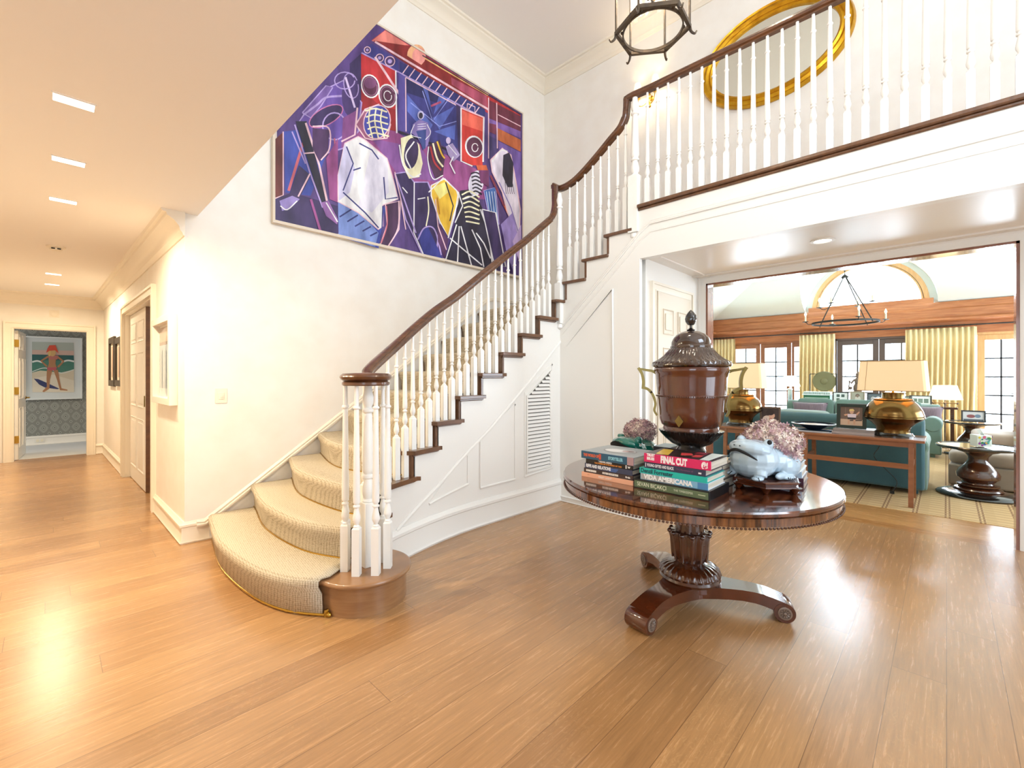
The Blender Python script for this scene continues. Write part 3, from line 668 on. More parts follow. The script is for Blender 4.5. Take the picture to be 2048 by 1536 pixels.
# louvred vent
v = thing('louvered_vent', 'white louvered air vent with sloping top set in the stair side panel', 'vent', tuple(onS(1077, 940)))
q = [onS(*p) for p in ((1053, 946), (1100, 930), (1100, 742), (1053, 792))]
b = MB(); b.sweep([p+Vector((0, -.006, 0)) for p in q], [(-.008, -.008), (.008, -.008), (.008, .008), (-.008, .008)], closed=True, up=(0, 1, 0)); b.build('frame', 'white', v)
b = MB(); xl, xr = q[0].x, q[1].x; z0 = q[0].z+.01; ztl, ztr = q[3].z, q[2].z; y0 = Sy(xl)
zz = z0
while zz < ztr-.03:
    xa = xl if zz+.03 < ztl else xl+(xr-xl)*(zz+.03-ztl)/(ztr-ztl)
    if xr-xa > .01: b.add([(xa, y0-.016, zz), (xr, y0-.016, zz), (xr, y0-.001, zz+.024), (xa, y0-.001, zz+.024), (xa, y0-.016, zz+.005), (xr, y0-.016, zz+.005), (xr, y0-.001, zz+.029), (xa, y0-.001, zz+.029)], [(0, 1, 2, 3), (4, 5, 6, 7), (0, 1, 5, 4), (0, 3, 7, 4), (1, 2, 6, 5)])
    zz += .038
b.build('louvres', 'white', v, smooth=False)
b = MB(); b.add([(p.x, Sy(p.x)-.0015, p.z) for p in q], [(0, 1, 2, 3)]); b.build('backing', mk('vent_backing', '#6d6862', .8), v)
# ---------------------------------------------------------------- carpet runner
yR = {1: 2.60, 2: 2.74, 3: 2.93, 4: 3.05}
rows = []; n = 26; o = .012
for j in range(n+1):
    u = j/n; L = []
    for k in range(1, 12):
        y = (YW-.055)+(yR.get(k, 3.2)-(YW-.055))*u; x = NF[k](y)
        yb = (YW-.055)+(yR.get(k-1, 3.2)-(YW-.055))*u if k > 1 else y
        L += [(x+.030-o, y, (k-1)*R+(o if k > 1 else .005)), (x+.012, y, k*R-.07), (x-.010, y, k*R-.025), (x-.008, y, k*R+.002), (x+.008, y, k*R+o), (x+.06, y, k*R+o)]
    L += [(MX-.1, y if y > 3.3 else 3.3, 11*R+o)]
    rows.append([Vector(p) for p in L])
b = MB(); b.grid(rows)
runner = b.build('stair_carpet', 'carpet', ang=1.2); tag(runner, 'beige woven sisal carpet runner fitted over the curved lower stairs', 'carpet')
s = runner.modifiers.new('solid', 'SOLIDIFY'); s.thickness = .009; s.offset = 1
b = MB(); c0 = [FX+.12, MX-.12]
L0 = []
for x in c0:
    L = []
    for k in (12, 13, 14, 15):
        y = NY[k]; L += [(x, y-.03+o, (k-1)*R+o), (x, y+.012, k*R-.03), (x, y+.006, k*R+.005), (x, y-.01, k*R+o)]
    L.append((x, 2.05, 3.05)); L0.append([Vector(p) for p in L])
b.grid(L0); r2 = b.build('stair_carpet', 'carpet'); tag(r2, 'beige carpet strip on the upper flight behind the gooseneck handrail', 'carpet')
# brass stair rods at the foot of the first risers
for k in (1, 2, 3, 4):
    L = []
    for i in range(19):
        u = i/18; y = (YW-.05)+((yR[k]-.02)-(YW-.05))*u; L.append((NF[k](y)+.030-o-(.012 if k > 1 else .006), y, (k-1)*R+(.02 if k > 1 else .012)))
    e = thing('stair_rod', ['curved brass stair rod on the floor under the bottom carpeted step', 'curved brass stair rod at the foot of the second carpeted riser', 'curved brass stair rod at the foot of the third carpeted riser', 'brass stair rod at the foot of the fourth riser, highest of the rods in view'][k-1], 'stair rod', L[9], group='brass stair rods')
    b = MB(); b.tube(L, .006 if k > 1 else .009, 8); b.build('rod', 'brass', e)
    q = Vector(L[-1]); dr = (Vector(L[-1])-Vector(L[-2])).normalized()
    if k > 2: continue
    b = MB(); b.sphere(q+dr*.018, .016 if k == 1 else .01, 12, 8); b.lathe([(.006, 0), (.012, .004), (.012, .008), (.006, .012)], q, 12, ax=dr); b.box(q.x-.012, q.x+.012, q.y-.006, q.y+.006, q.z-.012, q.z+.03); b.build('finial', 'brass', e)
# ---------------------------------------------------------------- balusters and rails
def turned(h, blk, k=1.0):
    "profile of the turned part above a square block of height blk, total height h"
    t = h
    P = [(.016, blk), (.017, blk+.004), (.0105, blk+.012), (.012, blk+.02), (.0195, blk+.038), (.0205, blk+.052), (.016, blk+.08), (.0115, blk+.105), (.011, blk+.112), (.018, blk+.118), (.018, blk+.126),
         (.0115, blk+.131), (.012, blk+.137), (.017, blk+.142), (.0185, blk+.150), (.0185, blk+.17), (.0125, t-.150), (.0115, t-.142), (.018, t-.135), (.018, t-.128), (.0115, t-.120), (.0115, t-.11), (.010, t)]
    return [(r*k, z) for r, z in P]
def bal_mesh(h, blk, w=.021, k=1.0):
    b = MB(); b.box(-w, w, -w, w, 0, blk-.012); b.add([(sx*w, sy*w, blk-.012) for sx, sy in ((-1, -1), (1, -1), (1, 1), (-1, 1))]+[(sx*w*.6, sy*w*.6, blk+.002) for sx, sy in ((-1, -1), (1, -1), (1, 1), (-1, 1))], [(0, 1, 5, 4), (1, 2, 6, 5), (2, 3, 7, 6), (3, 0, 4, 7), (4, 5, 6, 7)])
    b.lathe(turned(h, blk, k), seg=14); return b
def baluster(parent, p, h, blk, rz=0, name='baluster', mesh=None, w=.021, k=1.0):
    if mesh is None:
        o = bal_mesh(h, blk, w, k).build(name, 'bal', parent, local=True); mesh = o.data
    else: o = bpy.data.objects.new(name, mesh); COL.objects.link(o); o.parent = parent
    o.location = Vector(p)-parent.location; o.rotation_euler = (0, 0, rz); return mesh
RP = [(-.030, -.032), (-.022, -.032), (-.020, -.020), (-.032, -.012), (-.034, .004), (-.026, .012), (-.030, .022), (-.020, .032), (0, .036), (.020, .032), (.030, .022), (.026, .012), (.034, .004), (.032, -.012), (.020, -.020), (.022, -.032), (.030, -.032)]
RP = RP[1:-1]
rail = thing('stair_railing', 'white turned balusters under a dark walnut handrail climbing the curved stairs', 'railing', (2.6, 3.1, 0))
def yr(x): return Sy(x)+.035
def onR(px, py):
    y = 3.1
    for _ in range(10): p = pt(px, py, y=y); y = yr(p.x)
    return p
RPT = [(748, 743), (765, 722), (790, 693), (835, 652), (871, 622), (908, 596), (940, 570), (1000, 521), (1050, 482), (1085, 452)]
L = [onR(*p) for p in RPT]
L[0] = Vector((1.43, 2.70, 1.385)); L[1] = Vector((1.50, 2.78, 1.44))
goose = [pt(1103, 436, y=3.13), pt(1109, 415, y=3.10), pt(1110, 395, y=3.08)]
L2 = catmull(L+goose, 5)
b = MB(); b.sweep(L2, RP, up=(0, .02, 1)); 
top = pt(1110, 372, y=3.08)
b = MB()
b.sweep(catmull(L+[pt(1101, 438, y=3.13)], 5), RP)
px_ = pt(1110, 400, x=FX-.02)
V = [pt(1096, 443, y=3.135), pt(1106, 430, x=3.90), pt(1110, 412, x=3.93), pt(1110, 395, x=3.94), pt(1110, 372, x=3.94)]
b.sweep(catmull(V, 5), [(x*.95, y*.95) for x, y in RP], up=(1, -.3, 0.01))
U = [pt(*p, x=4.01) for p in ((1106, 372), (1121, 377), (1143, 366), (1165, 346), (1194, 313), (1220, 281), (1240, 257), (1250, 236), (1253, 214), (1255, 200))]
U2 = [pt(*p, x=4.01) for p in ((1251, 201), (1258, 196), (1267, 191), (1281, 188), (1300, 179))]
b.sweep(catmull(U[:8], 5), RP); b.sweep(catmull([pt(1244, 252, x=4.01), pt(1251, 236, x=4.01), pt(1253.5, 215, x=4.01), pt(1254, 197, x=4.01)], 5), RP, up=(0, 1, .2))
b.build('handrail', 'rail', rail)
HZ = 4.15
b = MB(); b.sweep(U2[:3]+[Vector((4.01, U2[4].y, HZ)), Vector((4.01, -3.2, HZ))], RP)
brail = thing('balcony_railing', 'white turned balusters under a straight walnut handrail along the upstairs balcony', 'railing', (4.01, 0, 3.04)); b.build('handrail', 'rail', brail)
# rail heights to find where balusters end
LL = catmull(L+[pt(1101, 438, y=3.13)], 8); lx = [p.x for p in LL]; lz = [p.z for p in LL]
def railz(x): return float(np.interp(x, lx, lz))-.03
for k in range(3, 11):
    for i in range(3):
        x = xo[k]+.055+.0915*i
        if x > 3.9 or (k == 3 and i == 0 and False): continue
        z = k*R; h = railz(x)-z; zb = .17+.7*(x-xo[k]) 
        baluster(rail, (x, yr(x), z), h, max(.16, h-.66))
for x, zt in ((1.47, 2), (1.56, 2)):
    z = 2*R; y = yr(x)+.02
    if x < 1.5: y = 2.80
    h = railz(x)-z; baluster(rail, (x, y, z), h, .27)
for i, k in enumerate([12, 12, 13, 13, 13, 14, 14, 14]):
    px = (1139.4, 1154, 1169.6, 1185.2, 1200.8, 1217.5, 1235.2, 1251)[i]; p = pt(px, 600, x=4.02)
    UU = U; ux = [-q.y for q in UU[:8]]; uz = [q.z for q in UU[:8]]
    zt = float(np.interp(-p.y, ux, uz))-.03; h = zt-k*R; baluster(rail, (4.02, p.y, k*R), h, max(.2, h-.66))
# newel posts
def newel(parent, p, zb, blk, h, pend=True, k=1.0, w=.042):
    b = MB(); b.M = Matrix.Translation(p); b.box(-w, w, -w, w, zb, blk)
    if pend: b.lathe([(w*.75, zb), (w*.9, zb-.02), (w*.85, zb-.045), (w*.3, zb-.06)], seg=16)
    t = h-blk
    P = [(.034, blk), (.036, blk+.01), (.024, blk+.02), (.036, blk+.05), (.038, blk+.08), (.026, blk+.13), (.022, blk+.145), (.036, blk+.152), (.036, blk+.168), (.024, blk+.176), (.034, blk+.19), (.037, blk+.21), (.026, h-.19), (.022, h-.175), (.036, h-.165), (.036, h-.15), (.022, h-.14), (.033, h-.11), (.036, h-.08), (.026, h-.04), (.022, h)]
    b.lathe([(r*k, z) for r, z in P], seg=20); b.build('newel_post', 'bal', parent, bevel=.003)
pn = pt(1124, 400, x=4.0); newel(rail, (3.955, pn.y, 0), 1.97, 2.42, pn.z+.06)
pn2 = pt(1270, 300, x=4.0); newel(rail, (4.0, pn2.y, 0), 2.79, 3.35, 4.12, k=1.1, w=.052)
newel(rail, (1.40, 2.62, R), 0, .40, 1.335-R, pend=False)
b = MB(); b.lathe([(.02, -.075), (.135, -.075), (.142, -.068), (.142, -.055), (.130, -.048), (.150, -.036), (.156, -.022), (.150, -.010), (.135, 0), (.02, .004)], (1.37, 2.59, 1.41), 48); b.build('volute_cap', 'rail', rail)
hv = 1.335-R; ms = None
for (x, y) in ((1.262, 2.645), (1.280, 2.535), (1.366, 2.462), (1.468, 2.500), (1.492, 2.600), (1.30, 2.72)):
    ms = baluster(rail, (x, y, R), hv, .29, rz=radians(44), mesh=ms, k=1.15, w=.023)
ms = None; y = 2.07; 
while y > -1.9:
    ms = baluster(brail, (4.01, y, 3.04), HZ-3.04-.03, .26, mesh=ms, k=1.1); y -= .1037
# ================================================================ lights and things on the walls
# hall slot lights
i = 0
for (x, y, lab) in ((.085, 3.075, 'nearest of the recessed slot lights in the hall ceiling'), (.085, 3.95, 'second recessed slot light from the camera in the hall ceiling'), (.075, 4.87, 'third recessed slot light, just before the smoke detector'),
               (.04, 8.50, 'slot light just beyond the smoke detector in the hall ceiling'), (.03, 9.50, 'farthest slot light, close to the end wall of the hall')):
    t = thing('recessed_light', lab, 'ceiling light', (x, y, HC-.003), group='hall slot lights')
    b = MB(); b.box(x-.074, x+.074, y-.042, y+.042, HC-.004, HC-.001); b.build('diffuser', 'ltg', t)
    b = MB(); b.sweep([(x-.076, y-.044, HC-.001), (x+.076, y-.044, HC-.001), (x+.076, y+.044, HC-.001), (x-.076, y+.044, HC-.001)], [(-.004, -.004), (.004, -.004), (.004, 0), (-.004, 0)], closed=True); b.build('trim_ring', 'ceil', t)
    area('slot_lamp', (x, y, HC-.012), (0, 0, -1), .14, .08, 29, (1, .83, .58), 165)
# smoke detector
t = thing('smoke_detector', 'round white smoke detector on the hall ceiling between the slot lights', 'smoke detector', (.05, 6.67, HC))
b = MB(); b.lathe([(.075, -.0), (.075, -.012), (.05, -.02), (.05, -.038), (.035, -.044)], (.05, 6.67, HC), 24); b.build('housing', 'trim', t)
b = MB(); [b.box(.05+sx*.022-.014, .05+sx*.022+.014, 6.62, 6.625, HC-.036, HC-.024) for sx in (-1, 1)]; b.build('vent_slots', 'dark', t)
# chime on end wall
t = thing('wall_sensor', 'small pale round sensor above the bedroom door at the end of the hall', 'sensor', (.06, 10.8, 2.43)); b = MB(); b.lathe([(.05, 0), (.05, .02), (.03, .03)], (.06, 10.8, 2.43), 20, ax=(0, -1, 0)); b.build('body', 'trim', t)
b = MB(); b.box(.0, .12, 10.79, 10.8, 2.37, 2.49); b.build('plate', 'trim', t)
# light switch
t = thing('light_switch', 'ivory light switch plate on the wall left of the stairs', 'light switch', (1.04, YS, 1.22))
b = MB(); b.box(.995, 1.085, YS-.007, YS, 1.155, 1.285); b.build('plate', 'plastic', t, bevel=.003)
b = MB(); b.box(1.018, 1.062, YS-.011, YS-.006, 1.19, 1.25); b.build('rocker', 'plastic', t, bevel=.002); b = MB(); b.box(1.028, 1.052, YS-.014, YS-.010, 1.205, 1.225); b.build('toggle', 'plastic', t)
# outlet in the bedroom baseboard
t = thing('wall_outlet', 'white socket plate in the bedroom baseboard under the beach picture', 'outlet', (-.12, 13.04, .1)); b = MB(); b.box(-.2, -.06, 13.025, 13.034, .05, .13); b.build('plate', 'white', t, bevel=.002)
b = MB(); [b.box(x-.02, x+.02, 13.022, 13.026, .065, .115) for x in (-.16, -.10)]; b.build('socket', 'plastic', t)
# recessed round light in the soffit
p = pt(1645, 481, z=2.55); t = thing('downlight', 'round recessed downlight in the glossy soffit under the balcony', 'ceiling light', p)
b = MB(); b.lathe([(.09, 0), (.09, -.006), (.065, -.008), (.06, -.001)], p, 32, caps=False); b.build('trim_ring', 'white', t); b = MB(); b.lathe([(.06, -.002), (.01, -.003)], p, 28); b.build('lamp', 'ltg', t)
# ---- pictures
def frame3(t, tf, n, w, h, fw, dep, fmat, name='frame'):
    "frame bars round a w x h picture; tf(u,v)->point on the wall, n = outward normal"
    b = MB(); n = Vector(n)
    for (u0, u1, v0, v1) in ((-w/2, -w/2+fw, -h/2, h/2), (w/2-fw, w/2, -h/2, h/2), (-w/2+fw, w/2-fw, -h/2, -h/2+fw), (-w/2+fw, w/2-fw, h/2-fw, h/2)):
        P = [tf(u0, v0), tf(u1, v0), tf(u1, v1), tf(u0, v1)]; b.add(P+[p+n*dep for p in P], [(0, 1, 2, 3), (4, 5, 6, 7), (0, 1, 5, 4), (1, 2, 6, 5), (2, 3, 7, 6), (3, 0, 4, 7)])
    return b.build(name, fmat, t, bevel=.002)
# big painting -----------------------------------------------------------
PY = YS-.045
X0, X1, Z0, Z1 = 1.453, 4.85, 2.83, 5.24
pg = thing('painting', 'huge purple and red painting of a dance hall crowd hanging above the stairs', 'painting', (3.1, PY, Z0))
b = MB(); b.box(X0, X1, PY, YS-.004, Z0, Z1); b.build('canvas', flat('#cfc3ba'), pg)
def zp(u, v): return pt(540+u/2.954, 60+v/2.954, y=PY)
a = Art(zp, (0, -1, 0), .00005)
PK = '#e6b9c4'; LV = '#a58fc8'; PU = '#4a3272'; DP = '#2b1c4e'; MG = '#8c3f7c'; NB = '#1e2266'; RD = '#b01f26'; WH = '#e9e4ec'; CR = '#f3e4b8'; YL = '#edb52e'; BL = '#2f3f9a'; BK = '#17122c'
def full(c, x0, x1, z0, z1):
    a.col(c); a.mb.add([Vector((x, PY-.00002, z)) for x, z in ((x0, z0), (x1, z0), (x1, z1), (x0, z1))], [(0, 1, 2, 3)])
full(PU, X0+.025, X1, Z0+.02, Z1)
# background blocks
a.poly('#5e1f1c', [(25, 650), (80, 600), (80, 980), (25, 1000)]); a.line(PK, [(78, 600), (78, 975), (30, 995)], 7)
a.poly(BL, [(82, 600), (400, 560), (240, 980), (90, 960)]); a.line('#c05a66', [(210, 620), (110, 950)], 16); a.line(LV, [(130, 600), (210, 790)], 8)
a.poly(DP, [(25, 1000), (130, 960), (400, 1040), (400, 1220), (25, 1140)])
a.poly(MG, [(420, 480), (540, 440), (800, 640), (960, 700), (1280, 850), (1280, 1000), (900, 1000), (500, 700)])
a.poly('#7d4a90', [(600, 640), (900, 700), (1000, 900), (760, 860)])
a.poly(RD, [(600, 60), (680, 0), (1480, 500), (1480, 600), (1300, 500)]); a.poly('#d9776d', [(600, 65), (680, 2), (820, 90), (720, 90)]); a.poly('#7c1418', [(610, 62), (830, 95), (1280, 380), (1280, 470), (700, 130)])
a.poly('#a3415c', [(1070, 280), (1280, 390), (1285, 480), (1075, 350)]); a.poly('#f0a87a', ell(865, 150, 55, 65)); a.poly('#e98f86', ell(880, 155, 40, 50)); a.poly('#7c1418', [(700, 130), (760, 120), (1280, 455), (1280, 475), (1000, 330)])
a.line('#f6b06a', [(915, 165), (1290, 385)], 12); a.line(BK, [(900, 150), (1480, 500)], 6)
a.poly('#33307c', [(540, 120), (600, 80), (760, 180), (760, 250), (560, 140)])
for c in ((575, 118, 16), (648, 165, 20), (708, 185, 26)): a.poly(PK, ell(c[0], c[1], c[2]+5, c[2]+5)); a.poly('#3a2358', ell(c[0], c[1], c[2], c[2])); a.poly(LV, ell(c[0], c[1], c[2]*.5, c[2]*.5))
a.poly(NB, [(765, 185), (1270, 470), (1270, 520), (765, 250)])
for i in range(12): x = 800+i*38; y = 208+i*22.5; a.line(PK, [(x+18, y), (x-16, y+48)], 6)
a.line(PK, [(620, 70), (1290, 470)], 12); a.line(LV, [(540, 135), (760, 250), (1260, 520)], 8)
# left loudspeaker tower
a.poly(RD, [(537, 140), (745, 245), (750, 600), (700, 590), (540, 470)]); a.poly('#8a141c', [(537, 350), (640, 440), (745, 470), (750, 600), (700, 590), (540, 470)])
a.poly(DP, [(470, 200), (537, 140), (537, 470), (480, 430)])
for (x, y) in ((592, 333), (695, 390)):
    a.poly(WH, ell(x, y, 54, 72, rot=-.25)); a.poly('#52203f', ell(x, y, 47, 63, rot=-.25)); a.line('#b07a9c', ell(x, y, 40, 55, 24, -.25), 3)
a.line(WH, ell(695, 390, 22, 30, 20, -.25), 5); a.poly('#6d3a64', ell(592, 315, 36, 32)); a.line(WH, [(742, 240), (748, 610)], 8)
a.line(PK, [(620, 160), (770, 390), (865, 525)], 13)
# stage
a.poly('#4a3f8c', [(757, 250), (805, 280), (805, 600), (757, 600)]); a.poly('#2b2c74', [(805, 280), (1098, 440), (1110, 700), (900, 660), (805, 600)])
a.poly('#16184e', [(805, 280), (1060, 420), (980, 430), (805, 370)])
for q in ([(810, 380), (960, 560), (930, 620), (810, 480)], [(1090, 450), (960, 520), (1000, 590)], [(1095, 560), (970, 600), (1090, 650)], [(900, 330), (960, 500), (930, 350)], [(1000, 380), (965, 500), (1050, 400)]): a.poly('#4b5cae', q)
a.line('#8a94d8', [(830, 430), (1000, 570), (1100, 540)], 5); a.line('#8a94d8', [(1060, 400), (960, 540), (900, 360)], 5); a.line('#b04a6a', [(950, 450), (1010, 425)], 12); a.line(PK, [(800, 280), (1100, 445)], 6); a.line(PK, [(800, 282), (803, 600)], 6)
a.line(BK, [(757, 600), (1110, 730)], 14)
# right loudspeaker tower
a.poly(DP, [(1098, 440), (1130, 460), (1130, 780), (1110, 700)]); a.poly('#c22a24', [(1130, 465), (1260, 520), (1255, 800), (1190, 800), (1130, 770)]); a.poly('#e05a48', [(1135, 475), (1255, 525), (1255, 600), (1135, 560)]); a.line(WH, [(1128, 460), (1128, 775), (1195, 805)], 8); a.line(WH, [(1262, 515), (1258, 780)], 9); a.line(PK, [(1130, 462), (1265, 518)], 8)
a.poly(WH, ell(1205, 690, 54, 66, rot=-.2)); a.poly('#52203f', ell(1207, 692, 46, 58, rot=-.2)); a.line(WH, ell(1210, 695, 18, 24, 18), 5); a.line(PK, [(1165, 435), (1210, 455), (1208, 495), (1163, 478), (1165, 435)], 5)
a.poly('#5c1830', [(1285, 410), (1480, 510), (1480, 600), (1290, 520)]); a.poly('#6e4a94', [(1285, 520), (1480, 600), (1480, 640), (1290, 560)]); a.poly('#b0562a', [(1345, 580), (1480, 650), (1480, 720), (1345, 650)]); a.poly('#6b2540', [(1290, 550), (1335, 560), (1335, 620), (1290, 600)]); a.poly('#362a62', [(1285, 620), (1345, 650), (1345, 720), (1290, 760)])
a.poly('#6a4f9c', [(1345, 655), (1480, 725), (1480, 1000), (1380, 900)]); a.line(PK, [(1290, 400), (1290, 760)], 6); a.line(PK, [(1338, 430), (1342, 700)], 6); a.line(PK, [(1345, 500), (1480, 570)], 5)
# big dancing figure on the left
a.poly('#5c4296', [(200, 500), (330, 350), (430, 300), (540, 430), (520, 600), (430, 700), (300, 740), (160, 560)], ol=LV, w=9)
a.poly('#6c5096', [(190, 490), (330, 330), (370, 340), (300, 450), (240, 520)], ol=LV, w=7); a.line(LV, [(200, 500), (280, 440), (330, 400), (430, 390)], 12, True)
a.poly(DP, ell(330, 510, 110, 50, rot=-.5), ol='#c06a9c', w=6); a.line(LV, ell(380, 570, 70, 80, 20), 8)
a.poly('#3a2560', ell(478, 390, 55, 125)); a.line(LV, ell(478, 330, 42, 75, 20, -.2), 6); a.line('#cdb8e0', [(445, 280), (500, 460)], 12); a.line(LV, ell(440, 300, 60, 50, 16), 7)
a.poly('#7b3f7e', [(430, 520), (520, 470), (510, 640), (420, 700)]); a.line(PK, [(515, 460), (500, 620), (420, 660)], 10)
a.poly(BK, [(150, 540), (215, 540), (330, 1010), (300, 1020)]); a.line(PK, [(210, 550), (290, 800), (335, 1010)], 12); a.line(LV, [(145, 560), (230, 830), (310, 1050)], 9); a.line(PK, [(200, 730), (265, 725)], 8)
a.poly('#3c1f4c', [(250, 580), (350, 590), (340, 740), (290, 780), (250, 700)]); a.line(PK, [(250, 570), (345, 580), (350, 700), (300, 770)], 8, True)
a.poly(DP, [(170, 800), (240, 860), (170, 1000), (110, 980)]); a.line(PK, [(235, 850), (165, 985)], 9)
a.poly('#8a78b8', [(55, 1010), (130, 980), (175, 1000), (120, 1055), (70, 1070)]); a.line(WH, [(60, 1040), (100, 1062), (160, 1010)], 7, True); a.poly('#8a5a9c', [(300, 1020), (345, 1010), (400, 1120), (395, 1150), (330, 1100)]); a.line(WH, [(330, 1020), (398, 1135)], 7)
a.line(MG, [(240, 1000), (300, 1200)], 14); a.line('#c0607c', [(380, 640), (390, 1000)], 8)
a.poly(MG, [(330, 760), (400, 640), (400, 1020), (350, 1000)])
# big white shirt
a.poly(BL, [(400, 1010), (680, 1050), (640, 1290), (404, 1222)]); a.poly('#6d84c4', [(400, 1010), (520, 1060), (640, 1200), (620, 1280), (404, 1222)])
for i in range(5): a.line(NB, [(410+i*45, 1105+i*28), (480+i*38, 1060+i*34)], 9)
a.poly('#3a1d42', [(680, 1030), (770, 1010), (760, 1180), (690, 1290), (650, 1270), (690, 1150)], ol=PK, w=6); a.line(PK, [(760, 1010), (755, 1170), (690, 1290)], 8, True); a.line('#c86a7a', [(685, 1040), (690, 1150), (655, 1260)], 7, True)
a.poly(WH, [(440, 670), (520, 630), (560, 650), (690, 760), (720, 860), (755, 1000), (665, 1035), (665, 1160), (640, 1180), (520, 1080), (400, 1015), (400, 860)], ol=PK, w=6)
a.poly('#c4bfe0', [(440, 670), (500, 820), (470, 960), (405, 1010), (400, 860)]); a.poly('#d6d2ea', [(590, 720), (690, 760), (700, 960), (600, 1080), (520, 1040)])
for q in ([(450, 690), (490, 790), (430, 950)], [(525, 670), (600, 710), (640, 765)], [(430, 960), (560, 1080), (640, 1170)], [(665, 1040), (660, 1180), (650, 1230)], [(670, 870), (680, 1000), (752, 990)], [(490, 830), (535, 815)]): a.line('#2c2f72', q, 8)
a.poly('#8d4a6c', [(505, 560), (560, 470), (640, 440), (710, 560), (690, 640), (600, 650), (560, 640)], ol=PK, w=8); a.poly('#3a3f9c', ell(630, 545, 78, 100, rot=.25), ol=PK, w=6)
for i in range(5): y = 480+i*36; a.line(CR, [(560+i*5, y), (620, y-14), (690+i*3, y+6)], 9, True)
for i in range(3): x = 590+i*35; a.line(CR, [(x, 455+i*6), (x-8, 540), (x+14, 640)], 8, True)
# white brimmed hat man
a.poly(DP, [(735, 850), (800, 840), (850, 900), (930, 900), (975, 1010), (1000, 1130), (980, 1330), (1030, 1360), (900, 1330), (800, 1120)], ol=LV, w=8); a.poly('#242a7c', [(870, 1210), (930, 1160), (990, 1290), (1020, 1360), (910, 1340)])
a.poly(CR, [(770, 640), (830, 620), (880, 680), (900, 790), (880, 870), (820, 880), (780, 800)]); a.poly('#2c1d4a', ell(832, 730, 42, 92, rot=.1)); a.line(WH, [(850, 660), (800, 740), (830, 820)], 8, True); a.line(WH, [(762, 680), (785, 800), (840, 870), (890, 850)], 8, True)
a.line(WH, [(850, 900), (848, 1200), (910, 1340)], 6); a.line(LV, [(740, 860), (790, 1000), (860, 1200)], 8); a.line(WH, [(780, 930), (810, 965)], 6); a.line(WH, [(870, 1000), (915, 992)], 6); a.line(LV, [(870, 1240), (910, 1170), (970, 1180), (1010, 1330)], 8, True); a.line(PK, [(735, 840), (770, 1000), (800, 1180)], 6)
a.line(CR, [(930, 985), (935, 1070), (920, 1160)], 7, True)
# yellow shirt, striped cap
a.poly('#3a1738', [(940, 680), (1000, 650), (1030, 760), (1020, 860), (975, 880), (935, 770)]); a.poly(YL, [(950, 920), (1030, 880), (1100, 950), (1115, 1000), (1080, 1100), (1050, 1220), (1000, 1130), (950, 980)], ol=WH, w=7); a.poly('#f7dc80', [(960, 930), (1030, 900), (1050, 960), (1000, 1000)])
a.line(WH, [(935, 690), (930, 770), (960, 880), (1020, 860)], 6, True); a.line(CR, [(960, 670), (985, 760), (1020, 810)], 10, True); a.line('#a8232c', [(945, 690), (968, 780), (1008, 830)], 10, True); a.line(YL, [(985, 660), (1010, 730), (1030, 760)], 9, True); a.line(WH, [(935, 960), (1020, 875), (1110, 960), (1090, 1090), (1050, 1230)], 7)
a.line(BK, [(1035, 900), (1080, 1040), (1060, 1130)], 7); a.line('#b06a1c', [(985, 990), (1000, 1090)], 6)
a.poly('#4a2350', [(985, 1120), (1050, 1240), (1030, 1350), (990, 1250)]); a.line(PK, [(975, 1000), (990, 1160), (1040, 1300)], 6)
# striped dancer
a.poly(BK, [(1120, 950), (1200, 940), (1250, 1050), (1300, 1200), (1360, 1420), (1030, 1370), (1090, 1150)]); a.poly('#d4cfe2', ell(1215, 905, 45, 75, rot=.2)); 
for i in range(6): a.line(BK, [(1185+i*2, 850+i*22), (1215, 843+i*22), (1250, 862+i*22)], 9, True)
for i in range(7): a.line(CR, [(1130+i*4, 975+i*26), (1180, 955+i*30), (1235, 990+i*26)], 9, True)
for q in ([(1100, 1150), (1035, 1360)], [(1115, 1160), (1105, 1375)], [(1125, 1160), (1190, 1400)], [(1240, 1060), (1290, 1200), (1310, 1380)], [(1260, 1060), (1340, 1170)], [(1060, 1230), (1250, 1390)], [(1215, 1200), (1260, 1260), (1300, 1350)], [(1190, 1180), (1240, 1290), (1260, 1400)], [(1110, 960), (1135, 1040), (1090, 1140)], [(1140, 1000), (1230, 970)]): a.line(WH, q, 7)
a.poly('#c2542e', [(1215, 800), (1275, 800), (1285, 830), (1225, 830)]); a.poly('#6b2a5c', [(1230, 830), (1290, 830), (1290, 930), (1240, 900)])
a.poly('#2f5ea8', [(1260, 950), (1330, 930), (1350, 1150), (1300, 1150)], ol=LV, w=5); 
for i in range(4): a.line('#c9d4ec', [(1275+i*16, 955), (1300+i*14, 1130)], 4)
a.poly(DP, [(1250, 1060), (1330, 1080), (1390, 1400), (1320, 1380)], ol=WH, w=6); a.line('#c2542e', [(1310, 880), (1400, 1080)], 9); a.line('#7a2440', [(1300, 860), (1380, 1040)], 12)
# woman in white on the right
a.poly('#d9cfe4', [(1300, 770), (1370, 700), (1420, 740), (1450, 900), (1475, 1060), (1470, 1250), (1400, 1080), (1370, 960), (1310, 840)], ol=PK, w=7); a.poly(BK, [(1375, 740), (1410, 725), (1435, 790), (1430, 930), (1400, 930), (1370, 860)]); a.line(WH, [(1310, 780), (1360, 715), (1400, 720)], 9, True)
for i in range(5): a.line(BK, [(1385+i*10, 880), (1392+i*12, 970)], 3)
a.line('#7a6cae', [(1350, 900), (1420, 1050), (1465, 1200)], 6); a.poly('#8f7bc0', [(1360, 1150), (1430, 1080), (1470, 1250), (1440, 1450), (1390, 1300)]); a.poly('#b79fd0', [(1430, 1250), (1480, 1150), (1480, 1400)])
